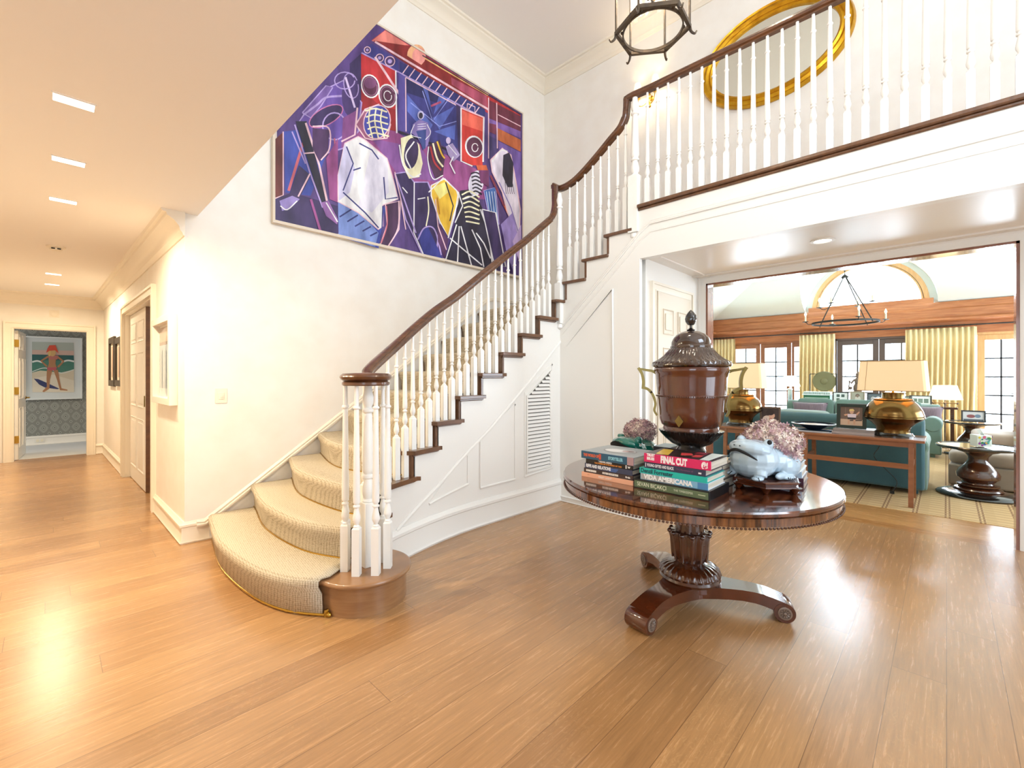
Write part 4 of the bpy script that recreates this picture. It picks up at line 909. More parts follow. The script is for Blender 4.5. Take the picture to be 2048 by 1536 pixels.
# small figures on the stage
a.poly('#b9b4da', ell(888, 505, 20, 26)); a.poly(BK, ell(888, 508, 12, 18)); a.poly('#7c6aa8', [(840, 560), (880, 530), (930, 550), (950, 600), (930, 680), (905, 710), (870, 640), (830, 610)]); a.poly('#2a3a7a', [(860, 600), (920, 590), (915, 700), (900, 710)]); a.line(WH, [(850, 560), (830, 620), (890, 640)], 4, True); a.line(WH, [(925, 560), (945, 610), (915, 650)], 4, True)
for i in range(3): a.line(WH, [(868, 560+i*14), (918, 556+i*14)], 3)
a.poly('#b9a9cc', ell(1050, 655, 14, 20)); a.poly('#9c8cb8', [(1035, 690), (1075, 670), (1120, 740), (1080, 780), (1050, 740)]); a.line(WH, [(1080, 750), (1060, 790), (1090, 850)], 7); a.line(WH, [(1050, 680), (1100, 740)], 4)
a.build('painted_scene', pg, fn=paint)
b = MB(); b.box(X0-.012, X0+.008, PY-.01, YS-.004, Z0-.015, Z1); b.box(X1-.006, X1+.012, PY-.01, YS-.004, Z0-.015, Z1); b.box(X0+.008, X1-.006, PY-.01, YS-.004, Z0-.015, Z0+.012); b.box(X0-.012, X1+.012, PY-.01, YS-.004, Z1, Z1+.02); b.build('frame', flat('#ded0bd'), pg)
# beach picture in the bedroom ------------------------------------------
BY = 13.0
bp = thing('framed_picture', 'white framed beach picture with red hat figure on grey patterned bedroom wallpaper', 'picture', (-.14, BY, 1.5))
def zb(u, v): return pt(10+u/4.957, 620+v/4.957, y=BY-.012)
tl = zb(190, 255); br = zb(760, 878); cx, cz = (tl.x+br.x)/2, (tl.z+br.z)/2; W_, H_ = br.x-tl.x+.02, tl.z-br.z
tfb = lambda u, v: Vector((cx+u, BY, cz+v))
frame3(bp, tfb, (0, -1, 0), W_, H_, .03, .04, flat('#dfe4e4', .3)); b = MB(); b.box(cx-W_/2+.005, cx+W_/2-.005, BY-.008, BY+.045, cz-H_/2+.005, cz+H_/2-.005); b.build('mat_board', flat('#d3d9da'), bp)
a = Art(zb, (0, -1, 0), .0006)
a.poly('#a9b3ac', [(268, 315), (682, 325), (682, 450), (268, 440)]); a.poly('#c9aa9f', [(268, 395), (682, 405), (682, 450), (268, 440)]); a.poly('#1c5a5c', [(268, 440), (682, 450), (684, 500), (268, 500)]); a.poly('#3c7a6c', [(268, 500), (684, 500), (684, 620), (268, 620)])
a.poly('#cfc3ab', [(268, 620), (350, 600), (560, 620), (684, 590), (684, 815), (272, 815)]); a.poly('#dcd3c0', [(272, 680), (480, 640), (684, 700), (684, 815), (272, 815)]); a.line('#dfe6e2', [(270, 515), (320, 505), (370, 520)], 16, True); a.line('#dfe6e2', [(560, 520), (620, 500), (684, 510)], 16, True); a.line('#dfe6e2', [(270, 610), (400, 575), (560, 625), (684, 590)], 7, True)
a.poly('#1d2f66', [(285, 680), (330, 685), (410, 720), (540, 780), (520, 785), (400, 770), (340, 740)])
SKN = '#a97752'
a.poly(SKN, [(415, 590), (470, 595), (445, 690), (440, 780), (385, 815), (370, 805), (415, 760), (412, 680)]); a.poly(SKN, [(480, 595), (525, 590), (540, 690), (560, 775), (620, 790), (618, 800), (545, 795), (515, 690)])
a.poly(SKN, [(430, 450), (510, 450), (500, 530), (515, 580), (420, 580), (435, 530)]); a.line(SKN, [(430, 460), (358, 505), (415, 560)], 20); a.line(SKN, [(515, 460), (580, 510), (525, 565)], 20)
a.poly('#b5505c', [(412, 570), (518, 568), (500, 598), (430, 600)]); a.poly('#b06a64', [(425, 455), (530, 452), (520, 490), (440, 492)]); a.poly('#c7a06a', ell(470, 420, 34, 40)); a.poly('#d2b26e', ell(440, 425, 14, 35)); a.poly('#cf4630', [(440, 350), (500, 348), (520, 400), (532, 430), (495, 400), (440, 405), (408, 425), (420, 385)])
a.build('print', bp, .3)
# hall frames on the right wall
def hall_tf(y, z, off=0): return lambda u, v: hp(-off, y-YS-u, z+v)
HN = (HM.to_3x3() @ Vector((-1, 0, 0)))
for (px0, px1, lab) in ((216.5, 227, 'farther of two narrow dark framed prints on the right hall wall'), (228.5, 240, 'nearer of two narrow dark framed prints on the right hall wall')):
    q0 = ray_y = None
    def yhall(px):
        y = 9
        for _ in range(20): y = pt(px, 700, x=hx(y)-.03).y
        return y
    ya, yb = yhall(px0), yhall(px1); yc = (ya+yb)/2; w_ = ya-yb
    dz = pt(px1, 672, x=hx(yb)-.03).z; db = pt(px1, 773, x=hx(yb)-.03).z; zc, h_ = (dz+db)/2, dz-db
    t = thing('framed_print', lab, 'picture', hp(0, yc-YS, zc), group='dark framed prints in the hall'); tf = hall_tf(yc, zc)
    frame3(t, tf, HN, w_, h_, w_*.13, .03, flat('#33291f', .4)); a = Art(lambda u, v: tf(u, v)+HN*.004, HN, .001); a.poly('#d9cfbc', [(-w_/2, -h_/2), (w_/2, -h_/2), (w_/2, h_/2), (-w_/2, h_/2)]); a.poly('#b99a86', [(-w_*.25, -h_*.32), (w_*.25, -h_*.32), (w_*.25, h_*.32), (-w_*.25, h_*.32)]); a.build('print', t)
yc, zc, w_, h_ = 5.21, 1.535, .84, .80
t = thing('shadow_box_frame', 'white box frame with blue grey print on the wall near the hall corner', 'picture', hp(0, yc-YS, zc)); tf = hall_tf(yc, zc)
frame3(t, tf, HN, w_, h_, .06, .062, flat('#ece4da', .35)); b = MB(); q = [tf(-w_/2+.01, -h_/2+.01), tf(w_/2-.01, -h_/2+.01), tf(w_/2-.01, h_/2-.01), tf(-w_/2+.01, h_/2-.01)]; b.add(q+[p+HN*.006 for p in q], [(0, 1, 2, 3), (4, 5, 6, 7), (0, 1, 5, 4), (1, 2, 6, 5), (2, 3, 7, 6), (3, 0, 4, 7)]); b.build('backing', flat('#e3dccf'), t)
a = Art(lambda u, v: tf(u, v)+HN*.008, HN, .001); a.poly('#b9a594', [(-.34, .12), (.34, .12), (.34, .32), (-.34, .32)]); a.poly('#8a7a72', [(-.34, .14), (.34, .14), (.34, .18), (-.34, .18)]); a.poly('#a9b9c6', [(-.34, -.3), (.34, -.3), (.34, .15), (-.34, .15)]); a.poly('#c4d0d8', [(-.34, -.34), (.34, -.34), (.34, -.26), (-.34, -.26)]); [a.poly('#b8c6d0', [(x, -.26), (x+.05, -.26), (x+.05, .1), (x, .1)]) for x in (-.25, -.05, .2)]; a.build('print', t, .1)
# oval gilt mirror on the upper wall
mc = Vector((MX, 1.35, 4.85)); t = thing('oval_mirror', 'large oval wall mirror in a gilt frame behind the balcony balusters', 'mirror', mc)
b = MB(); b.sweep([(MX-.03, 1.35+.67*cos(a_), 4.85+.465*sin(a_)) for a_ in [2*pi*i/72 for i in range(72)]], [(-.065, .028), (-.065, -.01), (-.045, -.026), (-.025, -.012), (.0, -.032), (.03, -.02), (.045, -.03), (.058, 0), (.058, .028)], closed=True, up=(1, 0, 0)); b.build('gilt_frame', 'gold', t)
b = MB(); b.add([(MX-.02, 1.35+.65*cos(a_), 4.85+.445*sin(a_)) for a_ in [2*pi*i/72 for i in range(72)]], [list(range(72))]); b.build('mirror_glass', 'mirror', t)
# two-arm sconce
sp_ = Vector((MX, 2.74, 4.95)); t = thing('wall_sconce', 'two light brass wall sconce glowing behind the top of the handrail', 'wall light', sp_)
b = MB(); b.lathe([(.045, 0), (.045, .01), (.02, .02), (.015, .05)], sp_, 20, ax=(-1, 0, 0)); b.lathe([(.001, -.12), (.02, -.1), (.012, -.06), (.02, .03), (.001, .1)], sp_-Vector((.03, 0, 0)), 12); b.build('backplate', 'brass', t)
for sg in (-1, 1):
    b = MB(); b.tube(catmull([sp_+Vector(q) for q in ((-.05, 0, -.02), (-.09, sg*.05, -.09), (-.12, sg*.10, -.09), (-.12, sg*.12, 0))], 6), .006); b.lathe([(.008, 0), (.032, .006), (.034, .012), (.012, .016)], sp_+Vector((-.12, sg*.12, 0)), 16); arm = b.build('arm', 'brass', t)
    b = MB(); b.lathe([(.011, .015), (.011, .09)], sp_+Vector((-.12, sg*.12, 0)), 12); b.build('candle_sleeve', 'candle', arm)
    b = MB(); b.lathe([(.062, .08), (.05, .115), (.036, .20)], sp_+Vector((-.12, sg*.12, 0)), 24, caps=False); b.build('lamp_shade', 'shade2', t)
    l = bpy.data.lights.new('sconce_bulb', 'POINT'); l.energy = 9; l.color = (1, .8, .5); l.shadow_soft_size = .03; o = bpy.data.objects.new('sconce_bulb', l); COL.objects.link(o); o.location = sp_+Vector((-.12, sg*.12, .13))
# hexagonal lantern
pc = pt(1305, 60, z=3.42); t = thing('hanging_lantern', 'hexagonal bronze and glass lantern hanging over the entrance hall', 'lantern', pc)
LR = .208; a0 = radians(44.1-38)
hexp = lambda r, z, k=0: [pc+Vector((r*cos(a0+pi/3*i), r*sin(a0+pi/3*i), z)) for i in range(6)]
b = MB()
for z in (0, .62): b.sweep(hexp(LR, z), [(-.009, -.011), (.009, -.011), (.009, .011), (-.009, .011)], closed=True)
for p in hexp(LR, 0): b.tube([p, p+Vector((0, 0, .62))], .0075, 6)
for p in hexp(LR, 0):
    d = (p-pc).normalized(); b.tube(catmull([p+Vector((0, 0, .0)), p+d*.008+Vector((0, 0, -.03)), p+d*.028+Vector((0, 0, -.045)), p+d*.04+Vector((0, 0, -.03))], 5), .009, 6, scale=[1-.035*i for i in range(16)])
for p in hexp(LR, .62): b.tube(catmull([p, pc+(p-pc)*.55+Vector((0, 0, .12)), pc+Vector((0, 0, .86))], 5), .008, 6)
ring = [pc+Vector((.168*cos(2*pi*i/48), .168*sin(2*pi*i/48), -.004)) for i in range(48)]
b.sweep(ring, [(-.004, -.009), (.004, -.009), (.004, .009), (-.004, .009)], closed=True)
for p, q in zip(hexp(LR*.86, 0), hexp(.168, 0)): b.sphere((p+q)/2, .010, 8, 6)
for i in range(6): m_ = (hexp(LR, 0)[i]+hexp(LR, 0)[(i+1) % 6])/2; b.tube([m_, pc+(m_-pc)*.93], .006, 6)
b.build('lantern_frame', 'bronze', t)
b = MB()
H0 = hexp(LR-.012, .012); H1 = hexp(LR-.012, .61)
for i in range(6): j = (i+1) % 6; b.add([H0[i], H0[j], H1[j], H1[i]], [(0, 1, 2, 3)])
b.build('glass_pane', 'glass', t, smooth=False, fix=False)
b = MB(); b.lathe([(.004, .20), (.03, .215), (.05, .25), (.05, .28), (.02, .32), (.012, .36), (.012, .84)], pc, 20)
for i in range(4):
    q = pi/2*i+.3; e = pc+Vector((.11*cos(q), .11*sin(q), .27)); b.tube(catmull([pc+Vector((0, 0, .25)), pc+Vector((.07*cos(q), .07*sin(q), .235)), e], 5), .006, 6); b.lathe([(.008, 0), (.026, .006), (.026, .012), (.01, .016)], e, 14)
    b.sphere(pc+Vector((.022*cos(q), .022*sin(q), .195)), .014, 10, 6)
b.build('candle_cluster', 'iron', t)
for i in range(4):
    q = pi/2*i+.3; e = pc+Vector((.11*cos(q), .11*sin(q), .285)); b = MB(); b.lathe([(.011, 0), (.011, .1)], e, 12); b.build('candle_sleeve', 'candle', t)
    b = MB(); b.lathe([(.006, .1), (.013, .12), (.012, .135), (.002, .17)], e, 12); b.build('bulb', 'bulb', t)
b = MB(); b.tube([pc+Vector((0, 0, .86)), Vector((pc.x, pc.y, 5.97))], .006, 8); b.lathe([(.06, 0), (.06, -.02), (.01, -.05)], (pc.x, pc.y, 5.97), 20); b.build('hanging_rod', 'bronze', t)
l = bpy.data.lights.new('lantern_glow', 'POINT'); l.energy = 55; l.color = (1, .88, .70); l.shadow_soft_size = .1; o = bpy.data.objects.new('lantern_glow', l); COL.objects.link(o); o.location = pc+Vector((0, 0, .47))
# ================================================================ the round table and what stands on it
TC = Vector((2.758, 1.142, 0)); TR = .777; TT = .785
tb = thing('pedestal_table', 'round rosewood pedestal table with polished top and scrolled tripod base', 'table', TC)
b = MB(); b.lathe([(.02, TT-.03), (TR-.01, TT-.03), (TR-.002, TT-.022), (TR, TT-.008), (TR-.006, TT), (.02, TT)], TC, 96); b.build('tabletop', 'rosewood', tb)
b = MB(); b.lathe([(TR-.06, TT-.070), (TR-.012, TT-.070), (TR-.012, TT-.030), (TR-.002, TT-.0295), (TR-.06, TT-.029)], TC, 96, caps=False); b.build('apron', 'rosewood_v', tb)
b = MB(); n = 260
for i in range(n): a_ = 2*pi*i/n; b.sphere(TC+Vector(((TR-.008)*cos(a_), (TR-.008)*sin(a_), TT-.075)), (.0075, .0075, .006), 6, 4)
b.build('bead_moulding', 'mahog_d', tb)
def fl(n_, amp, rows_, tw=0):
    return lambda i, a_: 1+(amp*(abs(cos(n_*(a_+tw*i)/2))**1.5-.5) if rows_[0] <= i <= rows_[1] else 0)
b = MB(); b.lathe([(.03, .40), (.085, .41), (.086, .44), (.075, .52), (.075, .60), (.10, .66), (.16, .70), (.17, .71)], TC, 40)
b.lathe([(.07, .25), (.085, .265), (.098, .30), (.104, .34), (.108, .39), (.116, .425), (.112, .44), (.09, .442)], TC, 120, fl(12, .14, (1, 6)))
for i in range(12): a_ = 2*pi*i/12; b.sphere(TC+Vector((.116*cos(a_), .116*sin(a_), .432)), (.017, .017, .015), 10, 6); b.tube([TC+Vector((.112*cos(a_), .112*sin(a_), .42)), TC+Vector((.100*cos(a_), .100*sin(a_), .27))], .007, 6)
b.build('column', 'mahog_d', tb)
b = MB(); b.lathe([(.12, .148), (.172, .15), (.178, .165), (.17, .178), (.176, .183), (.178, .195), (.165, .222), (.13, .243), (.105, .248), (.09, .252), (.078, .262), (.07, .27)], TC, 208, fl(26, .05, (5, 7))); b.build('gadrooned_ring', 'mahog_d', tb)
# tripod platform with scroll feet
foot0 = radians(52.5)
b = MB(); A_ = []
st = [(0, .148, .10, .16), (.07, .148, .10, .135), (.14, .148, .10, .10), (.20, .147, .10, .082), (.26, .144, .098, .072), (.32, .135, .09, .067), (.37, .12, .078, .065), (.42, .103, .064, .066), (.46, .108, .05, .068)]
for i in range(3):
    M_ = Matrix.Translation(TC) @ Matrix.Rotation(foot0+2*pi*i/3, 4, 'Z'); b.M = M_
    S = [(0, .150, .085, .15), (.08, .150, .085, .118), (.14, .150, .085, .094), (.20, .150, .087, .080), (.26, .150, .088, .071), (.32, .147, .084, .067), (.36, .142, .076, .066), (.40, .132, .064, .066), (.430, .122, .05, .067), (.460, .112, .04, .068)]
    rows = [[Vector((r, -w_, zt)), Vector((r, w_, zt)), Vector((r, w_, zb_)), Vector((r, -w_, zb_)), Vector((r, -w_, zt))] for r, zt, zb_, w_ in [(q[0]*1.1, *q[1:]) for q in S]]
    b.grid(rows)
b.M = Matrix(); b.lathe([(.10, .11), (.15, .11), (.15, .1495), (.10, .1495)], TC, 24)
b.build('tripod_platform', 'mahog', tb)
for i in range(3):
    M_ = Matrix.Translation(TC) @ Matrix.Rotation(foot0+2*pi*i/3, 4, 'Z')
    b = MB(); b.M = M_; c_ = Vector((.50, 0, .056))
    b.lathe([(.054, -.069), (.056, -.064), (.056, .064), (.054, .069)], c_, 32, ax=(0, 1, 0)); f_ = b.build('scroll_foot', 'mahog', tb)
    for sg in (-1, 1):
        b = MB(); b.M = M_
        b.lathe([(.036, .068), (.036, .074), (.028, .076), (.027, .071), (.01, .07)], c_, 24, ax=(0, sg, 0)); b.sphere(c_+Vector((0, sg*.075, 0)), (.009, .006, .009), 8, 6)
        for k in range(10): q = 2*pi*k/10; b.sphere(c_+Vector((.018*cos(q), sg*.073, .018*sin(q))), (.0085, .004, .003), 6, 4, rot=None) if False else b.tube([c_+Vector((.012*cos(q), sg*.073, .012*sin(q))), c_+Vector((.025*cos(q), sg*.073, .025*sin(q)))], .0035, 5)
        b.build('rosette', flat('#7d6a5c', .3), f_)
# ---- urn
UC = Vector((.718*2.85+.696*1.137, .696*2.85-.718*1.137, TT))
ur = thing('lidded_urn', 'tall lidded mahogany urn with brass handles standing in the middle of the table', 'urn', UC)
zz = lambda py: 1.4-(py-750)*3.177e-3-TT
b = MB(); b.lathe([(.085, 0), (.092, .01), (.092, .05), (.08, .06), (.078, zz(905)-.01), (.088, zz(904)), (.09, zz(899)), (.078, zz(894)), (.075, zz(891))], UC, 40)
b.lathe([(.075, zz(892)), (.11, zz(886)), (.145, zz(876)), (.172, zz(866)), (.184, zz(860)), (.184, zz(859)), (.16, zz(858))], UC, 288, lambda i, a_: 1+(.07*abs(cos(18*(a_+.10*i))) if 0 < i < 5 else 0)); b.build('fluted_foot', 'ebony', ur)
b = MB(); b.lathe([(.15, zz(862)), (.166, zz(860)), (.168, zz(856)), (.164, zz(852)), (.178, zz(848)), (.188, zz(838)), (.194, zz(820)), (.199, zz(800)), (.204, zz(793.5)), (.208, zz(793)), (.208, zz(790)), (.204, zz(789)), (.208, zz(775)), (.213, zz(755)), (.216, zz(748)), (.224, zz(744)), (.226, zz(739)), (.222, zz(735)), (.21, zz(733))], UC, 64); b.build('urn_body', 'mahog', ur)
b = MB(); [b.sphere(UC+Vector((.2085*cos(2*pi*i/96), .2085*sin(2*pi*i/96), zz(791.5))), .0045, 5, 4) for i in range(96)]; b.build('bead_band', 'mahog_d', ur)
b = MB(); b.lathe([(.20, zz(735)), (.232, zz(734)), (.238, zz(731)), (.236, zz(727)), (.225, zz(724)), (.195, zz(719)), (.165, zz(712)), (.145, zz(705)), (.128, zz(697)), (.122, zz(696))], UC, 320, lambda i, a_: 1+(.07*(abs(cos(20*(a_+.06*i)))-.5) if 4 <= i <= 7 else 0))
b.lathe([(.11, zz(697)), (.124, zz(696.5)), (.125, zz(693)), (.119, zz(691)), (.117, zz(684)), (.106, zz(676)), (.086, zz(669)), (.055, zz(664)), (.02, zz(662))], UC, 48); ld = b.build('lid', 'urn_top', ur)
b = MB(); b.lathe([(.02, zz(663)), (.026, zz(660)), (.018, zz(658)), (.008, zz(656)), (.008, zz(651)), (.018, zz(650)), (.03, zz(644)), (.034, zz(638)), (.03, zz(631)), (.016, zz(624)), (.002, zz(620))], UC, 24, lambda i, a_: 1+(.06*cos(6*a_+i) if i > 4 else 0)); b.build('finial', 'ebony', ld)
hd = Vector((SA, -CA, 0)); hd = Matrix.Rotation(radians(-14), 3, 'Z') @ hd
for sg in (-1, 1):
    d = hd*sg; P = lambda r, py: UC+d*r+Vector((0, 0, zz(py)))
    b = MB(); pf = [(-.012, -.009), (.012, -.009), (.012, .009), (-.012, .009)]
    b.sweep(catmull([P(.20, 748), P(.235, 742), P(.27, 740), P(.318, 737)], 4), pf, scale=[1-.02*i for i in range(13)])
    b.sweep(catmull([P(.322, 735), P(.300, 747), P(.290, 762), P(.292, 777)], 4), pf, up=(d.x, d.y, .3)); b.sweep(catmull([P(.300, 775), P(.262, 779), P(.232, 790), P(.215, 808), P(.222, 822), P(.205, 832)], 4), pf, up=(d.x, d.y, 1.2), scale=[1-.015*i for i in range(21)])
    b.build('handle', 'brassd', ur)
dm = pt(1357, 838, x=UC.x-.2); dn = Vector((UC.x-dm.x, UC.y-dm.y, 0)); 
vd = Vector((-1, -.18, 0)).normalized() if False else (Vector((0, 0, 0))-Vector((UC.x, UC.y, 0))).normalized(); vd = Matrix.Rotation(radians(-20), 3, 'Z') @ vd; sd_ = vd.cross(Vector((0, 0, 1)))
b = MB(); c_ = UC+vd*.192+Vector((0, 0, zz(838))); b.add([c_+vd*k+sd_*x+Vector((0, 0, z)) for k in (0, .005) for x, z in ((0, -.036), (.026, 0), (0, .036), (-.026, 0))], [(0, 1, 2, 3), (4, 5, 6, 7), (0, 1, 5, 4), (1, 2, 6, 5), (2, 3, 7, 6), (3, 0, 4, 7)]); b.build('diamond_plate', 'brassd', ur)
# ---- books
def book(label, x, y0, y1, z, th, dep, spine, cover, rot=0, letters=(), extra=None, group=None, name='book', pages='paper', box=False):
    "spine faces -x; y0 > y1; letters = (text, start fraction, width fraction, height fraction, colour, bold, vertical offset)"
    yc = (y0+y1)/2; w_ = y0-y1
    M_ = Matrix.Translation((x, yc, z)) @ Matrix.Rotation(rot, 4, 'Z')
    t = thing(name, label, 'book', M_.translation, group=group)
    b = MB(); b.M = M_; c = .0035
    b.box(0, .006, -w_/2, w_/2, 0, th); b.build('spine', flat(spine, .35), t, bevel=.001)
    b = MB(); b.M = M_; b.box(.005, dep, -w_/2, w_/2, 0, c); b.box(.005, dep, -w_/2, w_/2, th-c, th)
    if box: b.box(.005, dep, -w_/2, w_/2, c, th-c)
    cv = b.build('cover', flat(cover, .3), t)
    if not box: b = MB(); b.M = M_; b.box(.006, dep-.006, -w_/2+.005, w_/2-.005, c, th-c); b.build('page_block', pages, t)
    for (s_, f0, fw, fh, col_, bo, dz) in letters:
        m_ = M_ @ Matrix.Translation((-.0008, w_/2-w_*f0, th/2+dz)) @ Matrix(((0, 0, -1, 0), (-1, 0, 0, 0), (0, 1, 0, 0), (0, 0, 0, 1)))
        text(t, s_, th*fh, m_, col_, wid=w_*fw, bold=bo, name='spine_lettering')
    if extra: extra(t, M_, w_, dep, th)
    return t
G = 'art books on the round table'
def boxes(t, M_, col_, *bs, name='spine_band'):
    b = MB(); b.M = M_; [b.box(*q) for q in bs]; b.build(name, flat(col_, .4), t)
def topart(t, M_, th, polys, name='cover_art'):
    a = Art(lambda u, v: M_ @ Vector((u, v, th+.0004)), (0, 0, 1), .0003)
    for c, p in polys: a.poly(c, p)
    a.build(name, t, .3)
# front stack, from the table up
z = TT
book('olive spined black slipcase at the bottom of the front stack', 2.232, 1.232, .826, z, .048, .27, '#14181a', '#101214', group=G, box=True, letters=(),
     extra=lambda t, M_, w_, d_, th: (boxes(t, M_, '#5f7052', (-.002, .001, -w_/2+.006, w_/2-.004, .006, th-.008)), text(t, 'SEVAN BIÇAKÇI', .030, M_ @ Matrix.Translation((-.0025, w_/2-.02, th/2)) @ Matrix(((0, 0, -1, 0), (-1, 0, 0, 0), (0, 1, 0, 0), (0, 0, 0, 1))), '#e6e8cf', wid=.165, name='spine_lettering'),
     text(t, 'THE TIMEKEEPER', .016, M_ @ Matrix.Translation((-.0025, w_/2-.225, th/2)) @ Matrix(((0, 0, -1, 0), (-1, 0, 0, 0), (0, 1, 0, 0), (0, 0, 0, 1))), '#d5dac0', wid=.10, name='spine_lettering'), boxes(t, M_, '#c9cfae', (-.0025, .001, -w_/2+.02, -w_/2+.055, th/2-.002, th/2+.002), name='spine_mark')))
z += .048
book('book with bold white capitals on a pale blue spine in the front stack', 2.245, 1.20, .840, z, .034, .235, '#7fb3d2', '#d8dde2', group=G,
     letters=(('VIDA AMERICANA', .06, .74, 1.0, '#f2f2f2', .0015, 0),), extra=lambda t, M_, w_, d_, th: (boxes(t, M_, '#a9a9a9', (-.0006, .001, w_/2-.19, w_/2-.004, .002, th-.002)), boxes(t, M_, '#4e86b8', (-.0006, .001, -w_/2, -w_/2+.05, .001, th-.001), name='spine_panel')))
z += .034
book('book with a bright turquoise spine in the middle of the front stack', 2.245, 1.205, .843, z, .030, .24, '#19b9ac', '#2aa39a', group=G, letters=(('Denzil Forrester', .02, .50, 1.0, '#123f52', .0008, 0),))
z += .030
book('dark navy book directly under the pink book', 2.25, 1.18, .853, z, .034, .245, '#2c3450', '#38415c', group=G, letters=(('YOUNG GIFTED AND BLACK', .05, .46, .62, '#e8e8ee', .0006, 0), ('The Movement of', .55, .26, .3, '#8a5a86', 0, 0)), extra=lambda t, M_, w_, d_, th: boxes(t, M_, '#e8e8ee', (-.0008, .001, w_/2-.010, w_/2-.007, .006, th-.006), (-.0008, .001, -w_/2+.02, -w_/2+.035, .010, .018)))
z += .034
book('hot pink spined book on top of the front stack before the urn', 2.247, 1.18, .826, z, .046, .245, '#d81f63', '#2a1d22', group=G, letters=(('FINAL CUT', .27, .40, 1.02, '#fbeef2', .003, -.001), ('TRUST\nISSUES', .05, .13, .42, '#fbeef2', .0015, .006), ('@!', .87, .09, .8, '#fbeef2', .002, 0)),
     extra=lambda t, M_, w_, d_, th: topart(t, M_, th, [('#c9a23a', [(.02, .12), (.20, .16), (.20, .10), (.02, .05)]), ('#1a1416', [(.03, .02), (.22, .08), (.22, -.05), (.03, -.06)]), ('#b93a3c', [(.06, .0), (.14, .03), (.16, -.02), (.10, -.05)]), ('#b93a3c', [(.05, -.06), (.13, -.05), (.14, -.09), (.07, -.10)]), ('#cfd6d2', [(.005, -.12), (.23, -.10), (.23, -.165), (.005, -.165)]), ('#7d2430', [(.16, -.03), (.22, -.03), (.22, -.09), (.16, -.09)])]))
# left stack
z = TT
book('pale peach spined book at the bottom of the left stack', 2.252, 1.596, 1.246, z, .028, .24, '#eeb293', '#e8a98a', rot=-.02, group=G, letters=(('FIRST LIGHT', .35, .26, .5, '#f8e4d8', .0005, 0), ('*', .12, .05, .6, '#cf8f70', 0, 0)))
z += .028
book('dark brown spined book second from the bottom of the left stack', 2.254, 1.580, 1.248, z, .027, .235, '#42302f', '#3a2a2a', rot=-.02, group=G, letters=(('ROMARE BEARDEN', .05, .22, .55, '#efe9e2', .0012, 0), ('SOUTHERN RECOLLECTIONS', .40, .32, .55, '#efe9e2', .001, 0), ('Prado', .86, .09, .5, '#efe9e2', .0008, 0)))
z += .027
book('slate blue book with white capitals in the middle of the left stack', 2.250, 1.570, 1.252, z, .030, .235, '#39405a', '#2f364e', rot=-.015, group=G, letters=(('RIFFS AND RELATIONS', .03, .54, .85, '#eceef4', .0012, .001),), extra=lambda t, M_, w_, d_, th: boxes(t, M_, '#4a7fd0', (-.0008, .001, -.07, -.012, .017, .021), (-.0008, .001, -.065, -.012, .010, .013), (-.0008, .001, -.058, -.012, .004, .006)))
z += .030
book('black spined book with orange lettering under the blue grey book', 2.254, 1.565, 1.250, z, .029, .24, '#16171c', '#2a4658', rot=-.01, group=G, letters=(('& FREE SOUL AMERICA', .28, .30, .45, '#f0f0f0', .001, .006), ('THE FREEDOM STRUGGLE OF 1968', .20, .58, .38, '#d98a3a', .0006, -.006), ('w', .90, .06, .7, '#f0f0f0', .001, 0)), extra=lambda t, M_, w_, d_, th: boxes(t, M_, '#f0f0f0', (-.0008, .001, -w_/2+.045, -w_/2+.038, .004, .024)))
z += .029
book('thick book with blue spine and grey cover crowning the left stack', 2.240, 1.590, 1.236, z, .044, .30, '#1f5572', '#8f9494', rot=-.02, group=G, letters=(('STORYTELLER', .54, .27, .55, '#8fd0e0', .001, 0), ('THE WORLD OF', .05, .31, .5, '#d8643e', .0012, 0)),
     extra=lambda t, M_, w_, d_, th: (boxes(t, M_, '#c8503c', (-.0008, .001, .035, .05, .006, th-.006)), boxes(t, M_, '#a98a90', (-.0008, .001, -w_/2, -w_/2+.04, .0, th), name='spine_panel'),
     topart(t, M_, th, [('#5c5450', ell(.15, .0, .075, .105)), ('#b4b4b2', ell(.15, .0, .07, .10)), ('#d8d4d0', ell(.14, .03, .04, .06)), ('#6b5a58', ell(.16, -.05, .03, .035)), ('#c9a8a4', ell(.145, -.04, .015, .02))])))
# back stacks
for i, (c1, c2, lab, th) in enumerate((('#e3e6e6', '#4a8fa8', 'white and blue book lowest behind the urn on its left', .05), ('#dfe6ea', '#3f8aa2', 'pale book in the middle of the small stack behind the urn', .05), ('#2d3238', '#8fb4c4', 'dark topped book highest in the small stack behind the urn', .045))):
    book(lab, 2.79-.004*i, 1.40-.004*i, 1.275+.003*i, TT+(0, .05, .10)[i], th, .18, c1, c2, rot=.02*i, group=G)
for i, (c1, c2, lab, th) in enumerate((('#cfc4b8', '#3a3532', 'book at the bottom of the stack right behind the urn foot', .05), ('#a8a098', '#6b5f58', 'grey book in the middle of the stack right behind the urn foot', .05), ('#4b3a34', '#6f5348', 'brown covered book topmost right behind the urn foot', .03))):
    book(lab, 2.515, .99, .865, TT+(0, .05, .10)[i], th, .17, c1, c2, rot=-.03+.02*i, group=G)
zs = TT
for i, (c1, c2, lab, th) in enumerate((('#4b2434', '#45202e', 'maroon spined book lowest in the stack behind the pale frog', .038), ('#b9cede', '#d9e2ea', 'pale blue book second from the bottom behind the pale frog', .036), ('#c4d6e2', '#c8d4da', 'pale blue book second from the top behind the pale frog', .034), ('#c9dbe6', '#33393c', 'dark covered book at the top of the stack behind the pale frog', .030))):
    book(lab, 2.90, .98-.01*i, .57+.008*i, zs, th, .24, c1, c2, rot=.10-.01*i, group=G); zs += th
